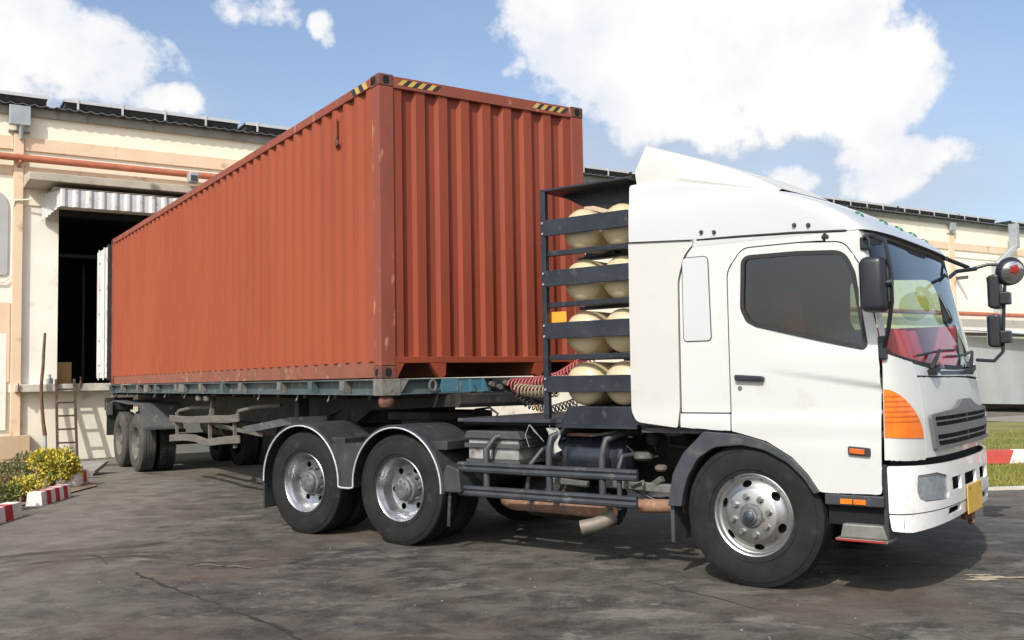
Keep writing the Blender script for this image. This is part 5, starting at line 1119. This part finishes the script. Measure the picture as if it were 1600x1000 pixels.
# rear fenders
def fender(cx, sgn, lbl):
    R = .592; zc = .545; n_ = 28
    A = [radians(-3+186*k/n_) for k in range(n_+1)]
    arc = [(cx+R*cos(a), zc+R*sin(a)*.985) for a in A]
    f = MB(); f.grid(lambda i, v: (arc[int(i)][0], sgn*(1.255-.62*v), arc[int(i)][1]), range(n_+1), [0, 1])
    inn = [(cx+(R-.03)*cos(a), zc+(R-.03)*sin(a)*.985) for a in A]
    f.grid(lambda i, v: ((arc if v == 0 else inn)[int(i)][0], sgn*(1.255), (arc if v == 0 else inn)[int(i)][1]), range(n_+1), [0, 1])
    o = f.build('rear_fender', 'fender_grey', tk, smooth=40, solid=.012)
    MB().tube([(p[0], sgn*1.263, p[1]) for p in [(cx+(R-.030)*cos(a), zc+(R-.030)*sin(a)*.985) for a in A]], .0085, 6).build('fender_trim', 'white_line', o, smooth=60)
    for dx in (.30,):
        MB().box(cx+.36, cx+.58, *sorted((sgn*1.19, sgn*.72)), .90, .985).build('fender_bracket', 'fender_grey', o, bevel=.01)
    return o
for sgn in (-1, 1):
    fender(-4.806, sgn, 'rear'); fender(-3.48, sgn, 'front')
    FJ = [(-4.806+.592*cos(radians(a)), .545+.583*sin(radians(a))) for a in range(-4, 44, 4)]+[(-3.48+.592*cos(radians(a)), .545+.583*sin(radians(a))) for a in range(136, 186, 4)]
    fj = MB().prism(FJ, *sorted((sgn*1.252, sgn*.66))).build('fender_joint', 'fender_grey', tk)
    MB().tube([(-4.806+.562, sgn*1.263, .515), (-4.20, sgn*1.263, .505), (-4.09, sgn*1.263, .505), (-3.48-.562, sgn*1.263, .515)], .0085, 6).build('fender_trim', 'white_line', fj)
    MB().prism([(-2.90, .53), (-2.70, .535), (-2.72, .74), (-2.86, .78), (-2.905, .70)], *sorted((sgn*1.25, sgn*.9))).build('fender_end', 'fender_grey', tk, bevel=.012)
    MB().box(-5.41, -5.385, *sorted((sgn*1.24, sgn*.72)), .23, .56).build('mud_flap', 'fender_grey', tk, bevel=.004)
    MB().bar((-2.86, sgn*1.2, .55), (-2.90, sgn*1.18, .22), .012, .03).build('flap_stay', 'fender_grey', tk)
# wheels
FW = wheel_front(); FW.parent = tk; FW.location = (.0, -1.205, .518); FW.rotation_euler = (0, .35, 0)
cp(FW, tk, (.0, 1.205, .518), (0, 1.0, pi))
MB().tube([(0, -.95, .50), (0, .95, .50)], .06, 10).build('front_axle', 'chassis_dark', tk)
RW = wheel_rear(); first = True
for x in (-3.482, -4.806):
    MB().tube([(x, -.95, .518), (x, .95, .518)], .10, 12).build('drive_axle', 'chassis_dark', tk)
    MB().lathe([(0, -.2), (.15, -.15), (.2, 0), (.15, .15), (0, .2)], (x, 0, .518), 'y', 16).build('differential', 'chassis_dark', tk, smooth=60)
    for sgn in (-1, 1):
        loc = (x, sgn*1.22, .518); rot = (0, random.random()*6, 0) if sgn < 0 else (0, random.random()*6, pi)
        if first: RW.parent = tk; RW.location = loc; RW.rotation_euler = rot; first = False
        else: cp(RW, tk, loc, rot)
        plain_dual(tk, (x, sgn*.89, .518), (0, 1, 0) if sgn < 0 else (0, 1, pi), 'tyre')
# coiled air hoses between cab and trailer
def coil(path, R, turns, rr, mat, name):
    P = [Vector(p) for p in path]; N_ = turns*14; pts = []
    L_ = [0]
    for a, b in zip(P, P[1:]): L_.append(L_[-1]+(b-a).length)
    for i in range(N_+1):
        s = L_[-1]*i/N_; j = max(k for k in range(len(P)-1) if L_[k] <= s+1e-9); q = (s-L_[j])/(L_[j+1]-L_[j]); c = P[j].lerp(P[j+1], q); d = (P[j+1]-P[j]).normalized()
        a = d.cross(Vector((0, 0, 1))).normalized(); b = a.cross(d); ang = 2*pi*turns*i/N_; pts.append(c+(a*cos(ang)+b*sin(ang))*R)
    return MB().tube(pts, rr, 6).build(name, mat, tk, smooth=70)
coil([(-2.92, -.16, 1.47), (-2.6, -.18, 1.48), (-2.3, -.22, 1.53), (-1.9, -.3, 1.70)], .065, 24, .009, 'hose_red', 'air_hose')
coil([(-2.78, -.25, 1.43), (-2.55, -.27, 1.41), (-2.3, -.28, 1.42)], .055, 11, .009, 'hose_tan', 'air_hose')
coil([(-2.75, -.30, 1.36), (-2.6, -.30, 1.28), (-2.35, -.30, 1.24), (-2.1, -.32, 1.30), (-1.9, -.35, 1.40)], .035, 20, .007, 'hose_black', 'cable')
MB().tube([(-3.02, -.10, 1.48), (-2.96, -.12, 1.46), (-2.92, -.16, 1.41)], .012, 6).tube([(-3.2, -.4, 1.24), (-3.0, -.42, 1.26), (-2.9, -.42, 1.20), (-2.95, -.42, 1.15)], .012, 6).build('air_hose', 'hose_black', tk, smooth=40)

# ---- small things on the ground
sp = MB(); r = random.Random(21)
for (cx, cy, w, h, n_) in ((3.52, 7.28, .16, .06, 22), (3.42, 7.20, .15, .035, 20), (3.66, 7.25, .17, .022, 18), (3.47, 7.36, .12, .03, 18)):
    pts = [(cx+w*(.55+.45*r.random())*cos(2*pi*k/n_), cy+h*(.5+.9*r.random())*sin(2*pi*k/n_), .004+.0005*len(sp.v)/20) for k in range(n_)]
    sp.add(pts, [tuple(range(n_))])
spo = sp.build('dried_spill', 'spill', g, recalc=False)
tg = empty('twigs', (-2.55, 8.3, .01)); tag(tg, 'few dry twigs lying on the dark asphalt left of the rear wheels', 'twigs')
for k in range(5):
    a = r.uniform(-.3, .5); p = Vector((r.uniform(-.25, .2), r.uniform(-.2, .2), 0)); d = Vector((cos(a), sin(a), 0)); MB().tube([p, p+d*.12+Vector((0, .01, .012)), p+d*.26], .005, 5).build('twig', 'twig' if k % 2 else 'guard_wood', tg)
for i in range(60):
    x = r.uniform(-5, 5); y = r.uniform(5.0, 9.5); s = r.uniform(.003, .009)
    c = MB(); vs = [Vector((r.uniform(.6, 1)*s*a, r.uniform(.6, 1)*s*b, s*.7*c_)) for a in (-1, 1) for b in (-1, 1) for c_ in (0, 1)]
    if i == 0: chips = MB()
    chips.add([v+Vector((x, y, .002)) for v in vs], [(0, 1, 3, 2), (4, 6, 7, 5), (0, 4, 5, 1), (2, 3, 7, 6), (1, 5, 7, 3)])
cho = chips.build('gravel_chips', 'board_grey'); cho['kind'] = 'stuff'; cho['label'] = 'scattered pale stone chips on the asphalt'; cho['category'] = 'gravel'
